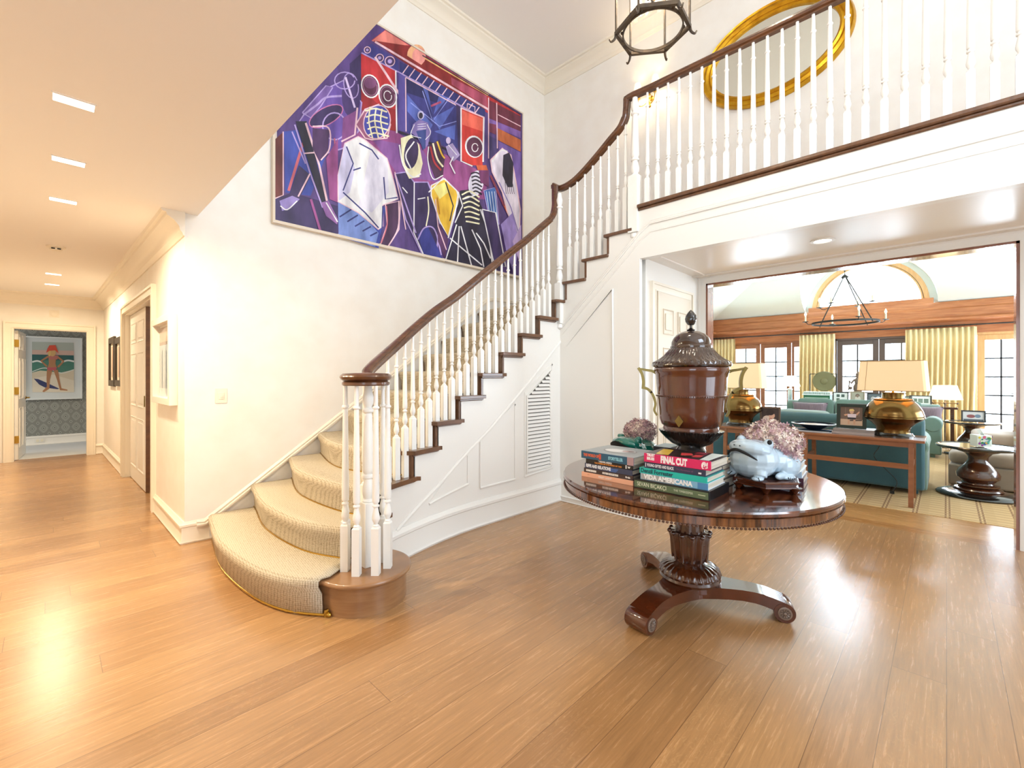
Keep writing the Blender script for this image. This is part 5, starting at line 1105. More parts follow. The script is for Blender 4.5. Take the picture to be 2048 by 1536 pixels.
# ---- frogs
def frog(label, cat, M_, mat, s, mouth_open, eye='dark'):
    t = thing('frog_planter', label, cat, M_.translation)
    b = MB(); b.M = M_ @ Matrix.Scale(s, 4)
    # local: +x = the way it faces, z up; unit is about 1 = 10 cm
    b.sphere((-.25, 0, .72), (1.15, .95, .72)); b.sphere((.62, 0, .80), (.90, 1.0, .82)); b.sphere((.70, 0, .55), (.80, .95, .60)); b.sphere((.82, 0, 1.20), (.80, .92, .42), rot=Matrix.Rotation(radians(-14), 3, 'Y')); b.sphere((1.35, 0, 1.42), (.25, .40, .2))
    for sg in (-1, 1):
        b.sphere((.60, sg*.66, 1.48), (.24, .2, .24)); b.sphere((-.55, sg*.75, .52), (.62, .34, .52)); b.sphere((.15, sg*.92, .18), (.42, .16, .16), rot=Matrix.Rotation(radians(sg*12), 3, 'Z'))
        b.tube([(.85, sg*.55, .6), (1.05, sg*.66, .15)], .26, 10); b.sphere((1.22, sg*.68, .10), (.28, .22, .10)); b.sphere((-.2, sg*1.0, .10), (.36, .18, .10))
    o = b.build('body', mat, t); r = o.modifiers.new('remesh', 'REMESH'); r.mode = 'VOXEL'; r.voxel_size = .0035; r.use_smooth_shade = True; sm = o.modifiers.new('smooth', 'SMOOTH'); sm.factor = .5; sm.iterations = 8
    b = MB(); b.M = M_ @ Matrix.Scale(s, 4)
    for sg in (-1, 1): b.sphere((.66, sg*.78, 1.58), (.12, .08, .12), 12, 8)
    b.build('eye', 'dark' if eye == 'dark' else mat, t)
    b = MB(); b.M = M_ @ Matrix.Scale(s, 4)
    def hs(a_, z):  # point on the muzzle
        return Vector((.72+.93*cos(a_)*(1-.10*(1.2-z)), .99*sin(a_), z))
    if mouth_open:
        up = [hs(a_, 1.42-.45*abs(sin(a_*.95))**1.4)*1.03 for a_ in np.linspace(-1.35, 1.35, 24)]; lo = [hs(a_, .95-.05*abs(sin(a_*.95))**1.5)*1.02 for a_ in np.linspace(-1.35, 1.35, 24)]; b.grid([up, lo])
    else: b.tube([hs(a_, 1.24-.36*(abs(a_)/.85)**1.6) for a_ in np.linspace(-.85, .85, 30)], .055, 8, scale=[.25+.9*sin(pi*i/29)**.5 for i in range(30)])
    b.build('mouth', 'dark', t)
    b = MB(); b.M = M_ @ Matrix.Scale(s, 4)
    for sg in (-1, 1):
        for k in range(4): b.tube([(1.30+.02*k, sg*(.54+.09*k), .19), (1.50-.05*k, sg*(.55+.11*k), .06)], .020, 5); b.tube([(.0-.1*k, sg*1.12, .15), (.03-.1*k, sg*1.2, .05)], .018, 5)
        b.sphere((1.62, sg*.14, 1.42), .03, 6, 5)
    b.build('incised_lines', flat('#2a3038'), t)
    return t
def flowers(label, c, r, n, seed):
    random.seed(seed); b = MB(); c = Vector(c)
    b.sphere(c, (r[0]*.8, r[1]*.8, r[2]*.8), 16, 10)
    for i in range(n):
        u = random.uniform(-1, 1); a_ = random.uniform(0, 2*pi); s_ = math.sqrt(1-u*u); d = Vector((s_*cos(a_), s_*sin(a_), u))
        k = random.uniform(.84, 1.07)*(1+.07*sin(5*a_+3*u)); p = c+Vector((d.x*r[0], d.y*r[1], d.z*r[2]))*k
        nn = (d+Vector([random.uniform(-.6, .6) for _ in range(3)])).normalized(); q = nn.to_track_quat('Z', 'Y').to_matrix(); R_ = random.uniform(.008, .014); ph = random.uniform(0, pi)
        vs = [p]; fs = []
        for j in range(4):
            t0 = ph+j*pi/2; vs += [p+q @ Vector((R_*.55*cos(t0-.55), R_*.55*sin(t0-.55), .002)), p+q @ Vector((R_*1.15*cos(t0-.3), R_*1.15*sin(t0-.3), .006)), p+q @ Vector((R_*1.15*cos(t0+.3), R_*1.15*sin(t0+.3), .003)), p+q @ Vector((R_*.55*cos(t0+.55), R_*.55*sin(t0+.55), .001))]; m_ = 1+j*4; fs.append((0, m_, m_+1, m_+2, m_+3))
        b.add(vs, fs)
    o = b.build('hydrangea_bouquet', 'petals', fix=False, smooth=False); return tag(o, label, 'dried flowers')
FS = pt(1535, 972, z=TT); FS = Vector((2.715, .705, TT))
st_ = thing('carved_stand', 'low reddish carved hexagonal wood stand under the pale frog on the table', 'stand', FS)
b = MB(); aa = radians(180+14)
def hexl(r, n_=6): return [(cos(aa+pi/3*i)*r, sin(aa+pi/3*i)*r) for i in range(6)]
prof = [(.155, .026), (.168, .030), (.168, .036), (.155, .040), (.160, .050), (.172, .054), (.172, .060), (.165, .064)]
vs = []; 
for r, z_ in prof: vs += [FS+Vector((x, y, z_)) for x, y in hexl(r)]
fs = [(i*6+j, i*6+(j+1) % 6, (i+1)*6+(j+1) % 6, (i+1)*6+j) for i in range(7) for j in range(6)]+[tuple(range(6)), tuple(42+j for j in range(6))]
b.add(vs, fs); b.build('platform', 'mahog', st_, smooth=False)
for x, y in hexl(.15): b = MB(); b.lathe([(.008, 0), (.014, .006), (.016, .014), (.026, .026), (.034, .034)], FS+Vector((x, y, 0)), 10); b.build('foot', 'mahog', st_)
FM = Matrix.Translation((2.735, .72, TT+.063)) @ Matrix.Rotation(radians(156), 4, 'Z')
fg = frog('pale blue glazed ceramic frog planter on a carved wooden stand', 'planter', FM, 'whiteglaze', .125, False)
flowers('large mop of dried pink and cream hydrangeas in the pale frog', (2.81, .705, TT+.225), (.13, .15, .125), 1500, 3)
GM = Matrix.Translation((2.83, 1.535, TT)) @ Matrix.Rotation(radians(165), 4, 'Z')
fg2 = frog('dark green glazed ceramic frog planter behind the left book stack', 'planter', GM, 'greenglaze', .12, True, 'green')
flowers('small mop of dried pink hydrangeas in the green frog', (2.93, 1.57, TT+.215), (.095, .11, .08), 800, 5)
# ================================================================ living room furniture
def rods(t, name, mat, *segs, r=.01):
    b = MB(); [b.tube(s_, r, 8) for s_ in segs]; return b.build(name, mat, t)
# curtains
rod = thing('curtain_rod', 'long dark curtain rod under the wooden cornice of the sitting room', 'curtain rod', (12.95, 1, 2.42))
b = MB(); b.tube([(12.95, 4.8, 2.42), (12.95, -3.85, 2.42)], .014, 10); b.build('rod', 'iron', rod)
b = MB(); [(b.tube([(12.95, y, 2.42), (13.19, y, 2.42)], .008, 6)) for y in (4.75, 2.25, .1, -2.6)]; b.build('bracket', 'iron', rod)
for (ya, yb, lab) in ((4.80, 4.12, 'left yellow curtain, next to the wooden opening jamb'), (2.62, 1.90, 'middle yellow curtain, hanging behind the gong'), (.64, -.44, 'widest yellow curtain, between the dark door and the right glass door')):
    t = thing('curtain', lab, 'curtain', (12.95, (ya+yb)/2, .02), group='yellow pleated curtains')
    n = int((ya-yb)/.009); rows = []
    for j in range(9):
        z = .02+j*(2.38-.02)/8; am = .05 if j < 7 else .03; ro = []
        for i in range(n+1):
            y = ya+(yb-ya)*i/n; ro.append(Vector((12.97+am*sin(2*pi*(ya-y)/.088+.5*sin(j*.7)+.4*sin(9*y)), y+.008*sin(j*1.3+y*20)*(1-j/8), z)))
        rows.append(ro)
    b = MB(); b.grid(rows); o = b.build('drape', 'curtain', t, ang=2); q = o.modifiers.new('s', 'SOLIDIFY'); q.thickness = .004
    b = MB(); m = int((ya-yb)/.088)
    for i in range(m+1): y = ya-i*.088-.02; b.sweep([(12.95+.02*cos(a_), y, 2.42+.02*sin(a_)) for a_ in [2*pi*k/12 for k in range(12)]], [(-.003, -.003), (.003, -.003), (.003, .003), (-.003, .003)], closed=True, up=(0, 1, 0))
    b.build('curtain_rings', 'iron', t)
# soft shapes
def cushion(mb, c, s, r=.05):
    "rounded box"
    hx_, hy_, hz_ = s[0]/2, s[1]/2, s[2]/2; n = 9; e = .22
    rows = []; k = 2/6
    vs = []
    def sp(v, p): return math.copysign(abs(v)**p, v)
    for i in range(n*2+1):
        t_ = -pi/2+pi*i/(2*n); ro = []
        for j in range(33): f_ = 2*pi*j/32; ro.append(Vector((c[0]+hx_*sp(cos(t_), e)*sp(cos(f_), e), c[1]+hy_*sp(cos(t_), e)*sp(sin(f_), e), c[2]+hz_*sp(sin(t_), .5))))
        rows.append(ro)
    mb.grid(rows); return mb
def pillow(t_name, label, mat, c, w_, h_, th, M_, group=None):
    t = thing(t_name, label, 'cushion', c, group=group); b = MB(); b.M = Matrix.Translation(c) @ M_
    for sg in (-1, 1):
        b.grid([[Vector((sg*th/2*((1-u**4)*(1-v**4))**.6, u*w_/2*(1-.10*(1-abs(v))**1.0*(1 if abs(u) > .9 else 0)), h_/2+v*h_/2*(1-.12*(1-abs(u))*(1 if abs(v) > .9 else 0)))) for u in np.linspace(-1, 1, 17)] for v in np.linspace(-1, 1, 17)])
    b.build('cushion_cover', mat, t, ang=2); b = MB(); b.M = Matrix.Translation(c) @ M_
    b.tube([(0, -w_/2, .0), (0, w_/2, 0), (0, w_/2, h_), (0, -w_/2, h_)], .005, 5, closed=True); b.build('piping', mat, t); return t
def sofa(label, loc, rz, L_, D_, mat, matb, nseat=3, hb=.90, arms=(1, 1), sk=.06):
    t = thing('sofa', label, 'sofa', loc, rz); M_ = rmat(t)
    b = MB(); b.M = M_; b.box(.10, D_-.04, .02, L_-.02, sk, .34); b.build('base', matb, t, bevel=.02)
    b = MB(); b.M = M_
    prof = [(0, sk), (.012, .45), (-.01, hb-.10), (.0, hb-.03), (.05, hb), (.13, hb-.01), (.20, hb-.08), (.24, .40), (.22, sk)]
    n = len(prof); vs = [(x, y, z) for y in (0, L_) for x, z in prof]
    b.add(vs, [list(range(n)), list(range(n, 2*n))]+[(i, (i+1) % n, n+(i+1) % n, n+i) for i in range(n)]); b.build('back', matb, t, bevel=.03, ang=1.0)
    for k, on in zip((0, 1), arms):
        if not on: continue
        y0, y1 = (-.02, .20) if k == 0 else (L_-.20, L_+.02)
        b = MB(); b.M = M_; b.box(.06, D_, y0, y1, sk, .56); b.tube([(.06, (y0+y1)/2, .56), (D_+.01, (y0+y1)/2, .56)], .125, 20); b.build('arm', mat, t, bevel=.02, ang=1.0)
    w_ = (L_-.44)/nseat
    for i in range(nseat):
        y = .22+w_*(i+.5); b = MB(); b.M = M_; cushion(b, (.24+(D_-.24)/2, y, .42), (D_-.24, w_-.01, .18)); b.build('seat_cushion', mat, t, ang=2)
        b = MB(); b.M = M_ @ Matrix.Translation((.30, y, .68)) @ Matrix.Rotation(radians(-10), 4, 'Y'); cushion(b, (0, 0, 0), (.2, w_-.01, .46)); b.build('back_cushion', mat, t, ang=2)
    for x in (.10, D_-.12):
        for y in (.06, L_-.12): b = MB(); b.M = M_; b.box(x, x+.06, y, y+.06, .004, sk+.01); b.build('foot', matb, t)
    return t
sofa('green velvet sofa seen from behind, backing onto the wooden console', (7.0, .18, 0), 0, 2.54, 1.0, 'sofa', 'sofa_shaded')
sofa('green velvet sofa facing the room in front of the far windows', (11.35, 2.50, 0), pi, 2.42, 1.0, 'sofa', 'sofa', hb=.86)
def tilt(a_): return Matrix.Rotation(radians(a_), 4, 'Y')
for px, lab in ((1618, 'striped mauve cushion on the left end of the far green sofa'), (1735, 'striped mauve cushion half hidden behind the right lamp'), (1848, 'striped mauve cushion on the right end of the far green sofa')):
    q = pt(px, 860, x=10.86); pillow('cushion', lab, 'mauve', (10.88, q.y, .54), .62 if px != 1848 else .50, .30, .20, tilt(10), 'mauve cushions')
# console behind the near sofa
CT = .715
ct = thing('console_table', 'long wooden trestle console standing behind the near green sofa', 'console table', (6.6, 1.2, 0))
b = MB(); b.box(6.30, 6.86, .16, 2.30, CT-.028, CT); b.build('tabletop', 'cherry', ct, bevel=.004)
b = MB(); b.box(6.335, 6.365, .24, 2.22, CT-.085, CT-.03); b.box(6.80, 6.83, .24, 2.22, CT-.085, CT-.03); b.build('apron', 'cherry', ct)
for y in (.27, 1.22, 2.14):
    for x0, x1 in ((6.35, 6.315), (6.81, 6.845)):
        b = MB(); b.sweep([(x0, y, CT-.03), (x1, y, .006)], [(-.021, -.021), (.021, -.021), (.021, .021), (-.021, .021)], up=(0, 1, 0)); b.build('leg', 'cherry', ct)
b = MB(); b.box(6.320, 6.344, .27, 2.14, .40, .455); b.build('stretcher', 'cherry', ct); b = MB(); [b.box(6.34, 6.82, y-.012, y+.012, .40, .45) for y in (.27, 1.22, 2.14)]; b.build('cross_rail', 'cherry', ct)
# cord
t = thing('power_cord', 'thin black lamp cord hanging behind the console table', 'cord', (6.93, .6, 0)); b = MB(); b.tube(catmull([(6.93, .62, .69), (6.92, .58, .55), (6.93, .63, .42), (6.92, .52, .28), (6.93, .42, .15), (6.90, .46, .02)], 8), .004, 6); b.build('cable', 'black', t)
b = MB(); b.box(6.885, 6.915, .44, .48, .0045, .035); b.build('plug', 'black', t)
# brass lamps
def jar_lamp(label, loc, rz):
    t = thing('table_lamp', label, 'table lamp', loc, rz, 'brass jar lamps on the console')
    P = [(.10, 0), (.185, 0), (.185, .015), (.17, .03), (.165, .044)]; b = MB(); b.lathe(P, seg=40); b.build('plinth', 'ebony', t, local=True)
    P = [(.15, .044), (.148, .07), (.158, .11), (.20, .155), (.25, .19), (.266, .206), (.272, .21), (.272, .222), (.266, .226), (.268, .24), (.25, .30), (.215, .36), (.18, .395), (.172, .40), (.176, .41), (.168, .42), (.10, .428), (.098, .48), (.102, .49), (.02, .492)]
    b = MB(); b.lathe(P, seg=48); b.build('lamp_body', 'polished', t, local=True)
    b = MB(); b.lathe([(.012, .49), (.012, .60), (.02, .60), (.02, .66)], seg=12); b.build('stem', 'brass', t, local=True)
    b = MB()
    def ringz(hx_, hy_, z): r_ = .02; return [(hx_, hy_-r_, z), (hx_-r_, hy_, z), (-hx_+r_, hy_, z), (-hx_, hy_-r_, z), (-hx_, -hy_+r_, z), (-hx_+r_, -hy_, z), (hx_-r_, -hy_, z), (hx_, -hy_+r_, z)]
    A = ringz(.19, .295, .51); B_ = ringz(.17, .27, .84); b.add(A+B_, [(i, (i+1) % 8, 8+(i+1) % 8, 8+i) for i in range(8)]); sh = b.build('lamp_shade', 'shade', t, local=True, fix=False)
    b = MB(); [b.tube([Vector(p)*1.0 for p in X_], .004, 5, closed=True) for X_ in (A, B_)]; b.tube([(-.190, .22, .51), (-.170, .20, .84)], .0025, 5); b.build('shade_trim', flat('#b08a58'), t, local=True)
    return t
def lamp_light(p, e, col_=(1, .78, .5)): l = bpy.data.lights.new('lamp_bulb', 'POINT'); l.energy = e; l.color = col_; l.shadow_soft_size = .05; o = bpy.data.objects.new('lamp_bulb', l); COL.objects.link(o); o.location = p
q = pt(1786, 868, x=6.6); jl = jar_lamp('right of two brass jar lamps, near the end of the console', (6.6, q.y, CT), radians(-4)); lamp_light((6.6, q.y, CT+.70), 14)
q2 = pt(1481, 850, x=6.6); jl2 = dup(jl, (6.6, q2.y, CT), radians(4), 'left of two brass jar lamps, half hidden by the wooden urn'); lamp_light((6.6, q2.y, CT+.70), 14)
# picture frames standing up: local x = towards viewer(-), y across
def stand_frame(label, loc, w_, h_, fw, fmat, polys, rz=0, tiltd=8, grp=None):
    t = thing('photo_frame', label, 'photo frame', loc, rz, grp); M_ = rmat(t) @ Matrix.Rotation(radians(tiltd), 4, 'Y')
    tf = lambda u, v: M_ @ Vector((0, -u, v+h_/2)); n = (M_.to_3x3() @ Vector((-1, 0, 0)))
    frame3(t, tf, n, w_, h_, fw, .015, fmat)
    b = MB(); b.M = M_; b.box(0, .006, -w_/2+.004, w_/2-.004, .004, h_-.004); b.build('backing', 'black', t)
    b = MB(); b.M = rmat(t); b.sweep([(h_*.75*sin(radians(tiltd))+.008, 0, h_*.7), (h_*.38, 0, .004)], [(-.015, -.002), (.015, -.002), (.015, .002), (-.015, .002)], up=(0, 1, 0)) if False else b.add([(.01+h_*.1, -.02, h_*.6), (.01+h_*.1, .02, h_*.6), (h_*.32, .02, .002), (h_*.32, -.02, .002)], [(0, 1, 2, 3)]); b.build('easel_back', 'black', t)
    a = Art(lambda u, v: tf(u*w_/2, v*h_/2)+n*.002, n, .0006)
    for c, p in polys: a.poly(c, p)
    a.build('photograph', t, .3); return t
bg = lambda c, s=.86: (c, [(-s, -s), (s, -s), (s, s), (-s, s)])
q = pt(1703, 855, x=6.52); FZ = CT+.062
stand_frame('dark framed photo of a child in white on a swing beside the right lamp', (6.50, q.y, FZ), .28, .285, .036, flat('#1d2a20', .6),
    [bg('#6b5548', .76), ('#c9a88c', [(-.76, -.76), (.76, -.76), (.76, -.25), (-.76, -.25)]), ('#54443c', [(-.1, -.3), (.7, -.25), (.7, -.35), (-.1, -.4)]), ('#8a7a6c', [(-.42, .7), (-.39, .7), (-.39, 0), (-.42, 0)]), ('#8a7a6c', [(.5, .7), (.53, .7), (.53, 0), (.5, 0)]),
     ('#e0cfd4', [(-.3, .18), (.34, .2), (.3, -.12), (-.22, -.14)]), ('#c99a7c', [(-.5, .12), (-.26, .2), (-.24, .08), (-.44, .0)]), ('#c99a7c', [(.3, .2), (.5, .42), (.56, .36), (.38, .06)]), ('#2a2a32', [(-.24, -.1), (.3, -.1), (.28, -.28), (-.24, -.26)]), ('#c99a7c', [(-.22, -.26), (-.1, -.26), (-.12, -.66), (-.24, -.66)]), ('#c99a7c', [(.14, -.26), (.28, -.26), (.26, -.66), (.14, -.66)]),
     ('#cfa084', ell(.02, .36, .14, .17)), ('#dcc07a', [(-.16, .42), (-.10, .58), (.12, .6), (.22, .44)]), ('#222', [])][:-1], tiltd=6)
q = pt(1540, 842, x=6.62)
stand_frame('brown framed photo of a mother and baby left of the bowl', (6.62, q.y, CT), .24, .265, .022, flat('#5a4636', .4), [bg('#3a2c2a', .82), ('#e0c9b8', ell(-.3, -.3, .45, .42)), ('#d4a890', ell(.15, .12, .3, .3)), ('#e8d8cc', ell(.3, -.45, .35, .28)), ('#2a1c1a', ell(.0, .45, .4, .3)), ('#b87868', ell(.05, -.2, .15, .1))], rz=.12, tiltd=8)
# books under the swing photo, papers and bowl
for i, (c1, c2, lab) in enumerate((('#a89a94', '#b7aca8', 'lower grey book under the swing photo on the console'), ('#8f827c', '#a59a94', 'upper grey book under the swing photo on the console'))):
    q = pt(1706, 865, x=6.4); book(lab, 6.40+.01*i, q.y+.20-.01*i, q.y-.19, CT+.031*i, .030, .27, c1, c2, group='books under the swing photo')
q = pt(1626, 858, x=6.5)
for i, (c_, lab) in enumerate((('#e2e6ea', 'white paper sheets under the blue folder on the console'), ('#2d4a66', 'flat dark blue folder under the shallow bowl'))):
    t = thing('folder' if i else 'paper_stack', lab, 'folder' if i else 'papers', (6.52, q.y, CT+.006*i)); b = MB(); b.box(6.40+.01*i, 6.66, q.y-.26+.07*i, q.y+.22-.01*i, CT+.006*i, CT+.006+.008*i); b.build('sheets' if not i else 'cover', flat(c_), t)
    if i: b = MB(); b.box(6.405, 6.655, q.y-.18, q.y+.205, CT+.008, CT+.012); b.build('page_block', 'paper', t)
t = thing('shallow_bowl', 'wide shallow dark bowl with pale rim on the console', 'bowl', (6.56, q.y, CT+.014)); BC_ = Vector((6.56, q.y, CT+.014))
b = MB(); b.lathe([(.07, 0), (.075, .004), (.10, .02), (.16, .045), (.225, .068), (.228, .073), (.222, .075), (.15, .056), (.08, .034), (.01, .030)], BC_, 48); b.build('bowl', flat('#1c2230', .15), t)
b = MB(); b.lathe([(.215, .0755), (.229, .0745), (.24, .078), (.215, .080)], BC_, 48, caps=False); b.build('rim', flat('#cdd4d6', .2), t); b = MB(); b.lathe([(.02, .036), (.15, .060), (.14, .064), (.02, .044)], BC_, 30); b.build('patterned_well', flat('#a8845c', .3), t)
# ---- far console, gong, chest, statue, frames
WT = .80; XT = 11.85
t = thing('console_table', 'narrow dark console table against the far windows behind the sofa', 'console table', (XT, 1.2, 0))
b = MB(); b.box(11.62, 12.12, -.15, 2.25, WT-.04, WT); b.build('tabletop', 'mahog_d', t, bevel=.004)
for x in (11.65, 12.05):
    for y in (-.1, 2.17): b = MB(); b.box(x, x+.05, y, y+.05, .004, WT-.04); b.build('leg', 'mahog_d', t)
q = pt(1637, 800, x=XT); XB = XT-.07; t = thing('painted_box', 'green and white fretwork box on the far console under the gong', 'box', (XB, q.y, WT)); y = q.y
b = MB(); b.box(XB-.15, XB+.15, y-.24, y+.24, WT, WT+.16); b.build('box_body', flat('#2e6a45'), t, bevel=.003); b = MB(); b.box(XB-.17, XB+.17, y-.265, y+.265, WT+.16, WT+.18); b.box(XB-.15, XB+.15, y-.24, y+.24, WT+.22, WT+.235); b.build('lid', flat('#e6ebe6'), t)
b = MB(); [b.box(XB-.16, XB-.14, y-.25+i*.04, y-.235+i*.04, WT+.18, WT+.222) for i in range(13)]; b.box(XB-.14, XB+.15, y-.235, y+.235, WT+.175, WT+.222); b.build('fretwork', flat('#c9d2ca'), t); b = MB(); b.box(XB-.153, XB-.149, y-.22, y+.22, WT+.03, WT+.05); b.box(XB-.153, XB-.149, y-.22, y+.22, WT+.10, WT+.11); b.build('painted_band', flat('#cfd8c8'), t)
g = pt(1645, 768, x=12.02); ga = pt(1620, 748, x=12.02); gb = pt(1673, 748, x=12.02)
t = thing('gong', 'round bronze gong hanging in a thin dark square stand before the middle curtain', 'gong', (12.02, g.y, WT))
b = MB(); b.tube([(12.02, ga.y, WT+.01), (12.02, ga.y, ga.z)], .011, 6); b.tube([(12.02, gb.y, WT+.01), (12.02, gb.y, ga.z)], .011, 6); b.tube([(12.02, ga.y, ga.z), (12.02, gb.y, ga.z)], .009, 6); b.box(11.95, 12.09, gb.y-.03, gb.y+.03, WT, WT+.02); b.box(11.95, 12.09, ga.y-.03, ga.y+.03, WT, WT+.02); b.build('stand', 'iron', t)
b = MB(); b.lathe([(.215, -.03), (.222, .0), (.205, .018), (.14, .022), (.10, .026), (.07, .024), (.055, .045), (.02, .055)], (12.03, g.y-.03, 1.26), 40, ax=(-1, 0, 0)); b.build('gong_disc', flat('#77704a', .45), t)
rods(t, 'cord', 'black', [(12.02, g.y-.1, 1.41), (12.02, g.y-.1, ga.z)], [(12.02, g.y+.05, 1.42), (12.02, g.y+.05, ga.z)], r=.003)
s_ = pt(1716, 782, x=12.0)
t = thing('statuette', 'small brown carved standing figure in front of the dark glass door', 'statue', (12.0, s_.y, WT))
b = MB(); b.lathe([(.10, 0), (.10, .1), (.07, .12), (.07, .22)], (12.0, s_.y, WT), 16)
B0 = Vector((12.0, s_.y, WT+.22)); b.sphere(B0+Vector((0, 0, .10)), (.07, .085, .12)); b.sphere(B0+Vector((0, 0, .24)), (.055, .06, .10)); b.sphere(B0+Vector((0, 0, .36)), (.035, .038, .05)); b.lathe([(.035, 0), (.045, .02), (.02, .05), (.008, .08)], B0+Vector((0, 0, .38)), 12)
b.tube([B0+Vector((0, .05, .29)), B0+Vector((0, .12, .20)), B0+Vector((0, .15, .26))], .02, 8); b.tube([B0+Vector((0, -.05, .29)), B0+Vector((0, -.12, .22)), B0+Vector((0, -.08, .12))], .02, 8); b.tube([B0+Vector((0, .15, .26)), B0+Vector((0, .16, .05))], .01, 6); b.sphere(B0+Vector((0, .13, .1)), .035, 10, 8); b.build('carved_figure', flat('#7a6352'), t)
FR = [(1681, 28, 20, 'black framed pair of small photos on the far console near the gong', '#2a2622', [bg('#e8e6e0'), ('#4a5a50', [(-.5, .1), (-.1, .1), (-.1, .6), (-.5, .6)]), ('#4a5a50', [(.1, .1), (.5, .1), (.5, .6), (.1, .6)]), ('#5a6a58', [(-.5, -.6), (-.1, -.6), (-.1, -.1), (-.5, -.1)])]),
      (1715, 25, 22, 'pale framed portrait on the far console below the carved statuette', '#b09a7a', [bg('#a8a08c'), ('#6b5c50', ell(0, .3, .3, .35)), ('#cfc4b4', ell(.05, -.2, .4, .5)), ('#8a6e5c', ell(0, .25, .18, .22))]),
      (1751, 29, 20, 'dark framed photo on the far console just left of the right lamp', '#33302e', [bg('#5c6468'), ('#b8b0a8', ell(-.3, .0, .25, .4)), ('#b8b0a8', ell(.3, .1, .25, .4)), ('#3a3e44', [(-.8, -.8), (.8, -.8), (.8, -.4), (-.8, -.4)])]),
      (1813, 18, 17, 'small grey framed photo peeking out right of the right lamp', '#5c5850', [bg('#8f9a86'), ('#5c6654', ell(0, 0, .4, .5))]),
      (1841, 36, 19, 'wide pale framed photo trio at the right end of the far console', '#4a443c', [bg('#e8e6dc'), ('#6f7e6c', [(-.7, -.4), (-.3, -.4), (-.3, .4), (-.7, .4)]), ('#7a8876', [(-.2, -.4), (.2, -.4), (.2, .4), (-.2, .4)]), ('#6f7e6c', [(.3, -.4), (.7, -.4), (.7, .4), (.3, .4)])])]
for px, wp, hp_, lab, fc, pol in FR:
    q = pt(px, 800, x=11.72); d_ = .718*11.72+.696*q.y; stand_frame(lab, (11.70, q.y, WT), wp*d_/897*.93, hp_*d_/897*1.12, .014, flat(fc), pol, grp='frames on the far console')
# pleated lamps
def pleat(t, c, r0, r1, h_, n_=44, mat='shade2'):
    b = MB(); b.lathe([(r0, 0), (r1, h_)], c, n_*4, lambda i, a_: 1+.02*cos(n_*a_), caps=False); return b.build('lamp_shade', mat, t, ang=2)
q = pt(1580, 825, x=11.95); t = thing('side_table', 'small dark side table under the pleated lamp by the left windows', 'side table', (11.95, q.y, 0))
b = MB(); b.lathe([(.26, .56), (.27, .565), (.27, .59), (.01, .59)], (11.95, q.y, 0), 32); b.build('tabletop', 'mahog_d', t); b = MB(); b.lathe([(.18, 0.004), (.18, .03), (.04, .06), (.035, .5), (.1, .56)], (11.95, q.y, 0), 24); b.build('pedestal', 'mahog_d', t)
t = thing('table_lamp', 'glass column lamp with small pleated shade before the left glass doors', 'table lamp', (11.95, q.y, .59)); c_ = Vector((11.95, q.y, .59))
b = MB(); b.lathe([(.08, 0), (.08, .02), (.045, .03), (.045, .46), (.055, .47), (.055, .49), (.012, .50), (.012, .62)], c_, 24); b.build('column', flat('#9fb4bd', .08), t); pleat(t, c_+Vector((0, 0, .55)), .205, .115, .245); lamp_light(c_+Vector((0, 0, .66)), 8)
q = pt(1890, 888, x=12.0); t = thing('floor_lamp', 'thin brass floor lamp with a pleated shade beside the right curtain', 'floor lamp', (12.0, q.y, 0)); c_ = Vector((12.0, q.y, 0))
b = MB(); b.lathe([(.13, .004), (.13, .02), (.02, .04), (.012, .05), (.012, .83), (.02, .84), (.02, .87), (.01, .88), (.01, 1.02)], c_, 24); b.tube([c_+Vector((0, .17, .86)), c_+Vector((0, -.17, .86))], .008, 8); [b.sphere(c_+Vector((0, s*.17, .86)), .02, 10, 6) for s in (-1, 1)]; b.build('pole', 'bronze', t); pleat(t, c_+Vector((0, 0, .93)), .245, .165, .27); lamp_light(c_+Vector((0, 0, 1.05)), 8)
# turned dark side tables
def turned_table(label, loc, k=1.0):
    t = thing('pedestal_side_table', label, 'side table', loc, group='turned dark pedestal tables')
    b = MB(); b.lathe([(.02, .55), (.33, .55), (.355, .558), (.36, .572), (.355, .582), (.335, .585), (.33, .578), (.01, .577)], seg=56); b.build('tabletop', 'ebony', t, local=True)
    b = MB(); b.lathe([(.19, .55), (.18, .52), (.12, .50), (.09, .46), (.085, .42), (.11, .37), (.16, .31), (.185, .26), (.18, .215), (.13, .165), (.14, .15), (.18, .14), (.18, .125), (.15, .115), (.20, .095), (.21, .08), (.19, .075), (.25, .065)], seg=48); b.build('turned_column', 'mahog_d', t, local=True)
    b = MB(); b.lathe([(.20, .07), (.26, .062), (.34, .04), (.36, .02), (.355, .006), (.30, .006)], seg=56); b.build('base', 'ebony', t, local=True); return t
tt = turned_table('nearer turned dark pedestal table carrying the tissue box', (7.47, -.26, 0))
q = pt(1943, 846, x=11.2); dup(tt, (11.2, q.y, 0), label='farther turned dark pedestal table with a framed photo on it')
for o in bpy.data.objects: pass
stand_frame('small dark framed photo on the farther pedestal table', (11.1, q.y-.02, .587), .30, .20, .022, flat('#2c2a2a'), [bg('#c9c4c0'), ('#8a4a48', ell(-.2, 0, .35, .3)), ('#4a5058', [(-.8, -.8), (.8, -.8), (.8, -.5), (-.8, -.5)]), ('#6b7a8a', ell(.35, .05, .25, .3))])
t = thing('tissue_box', 'tissue box with a multicoloured abstract pattern on the near pedestal table', 'tissue box', (7.42, -.28, .586), radians(25)); M_ = rmat(t)
b = MB(); b.M = M_; b.box(-.065, .065, -.065, .065, 0, .13); b.build('box_body', flat('#e4e6da'), t, bevel=.002)
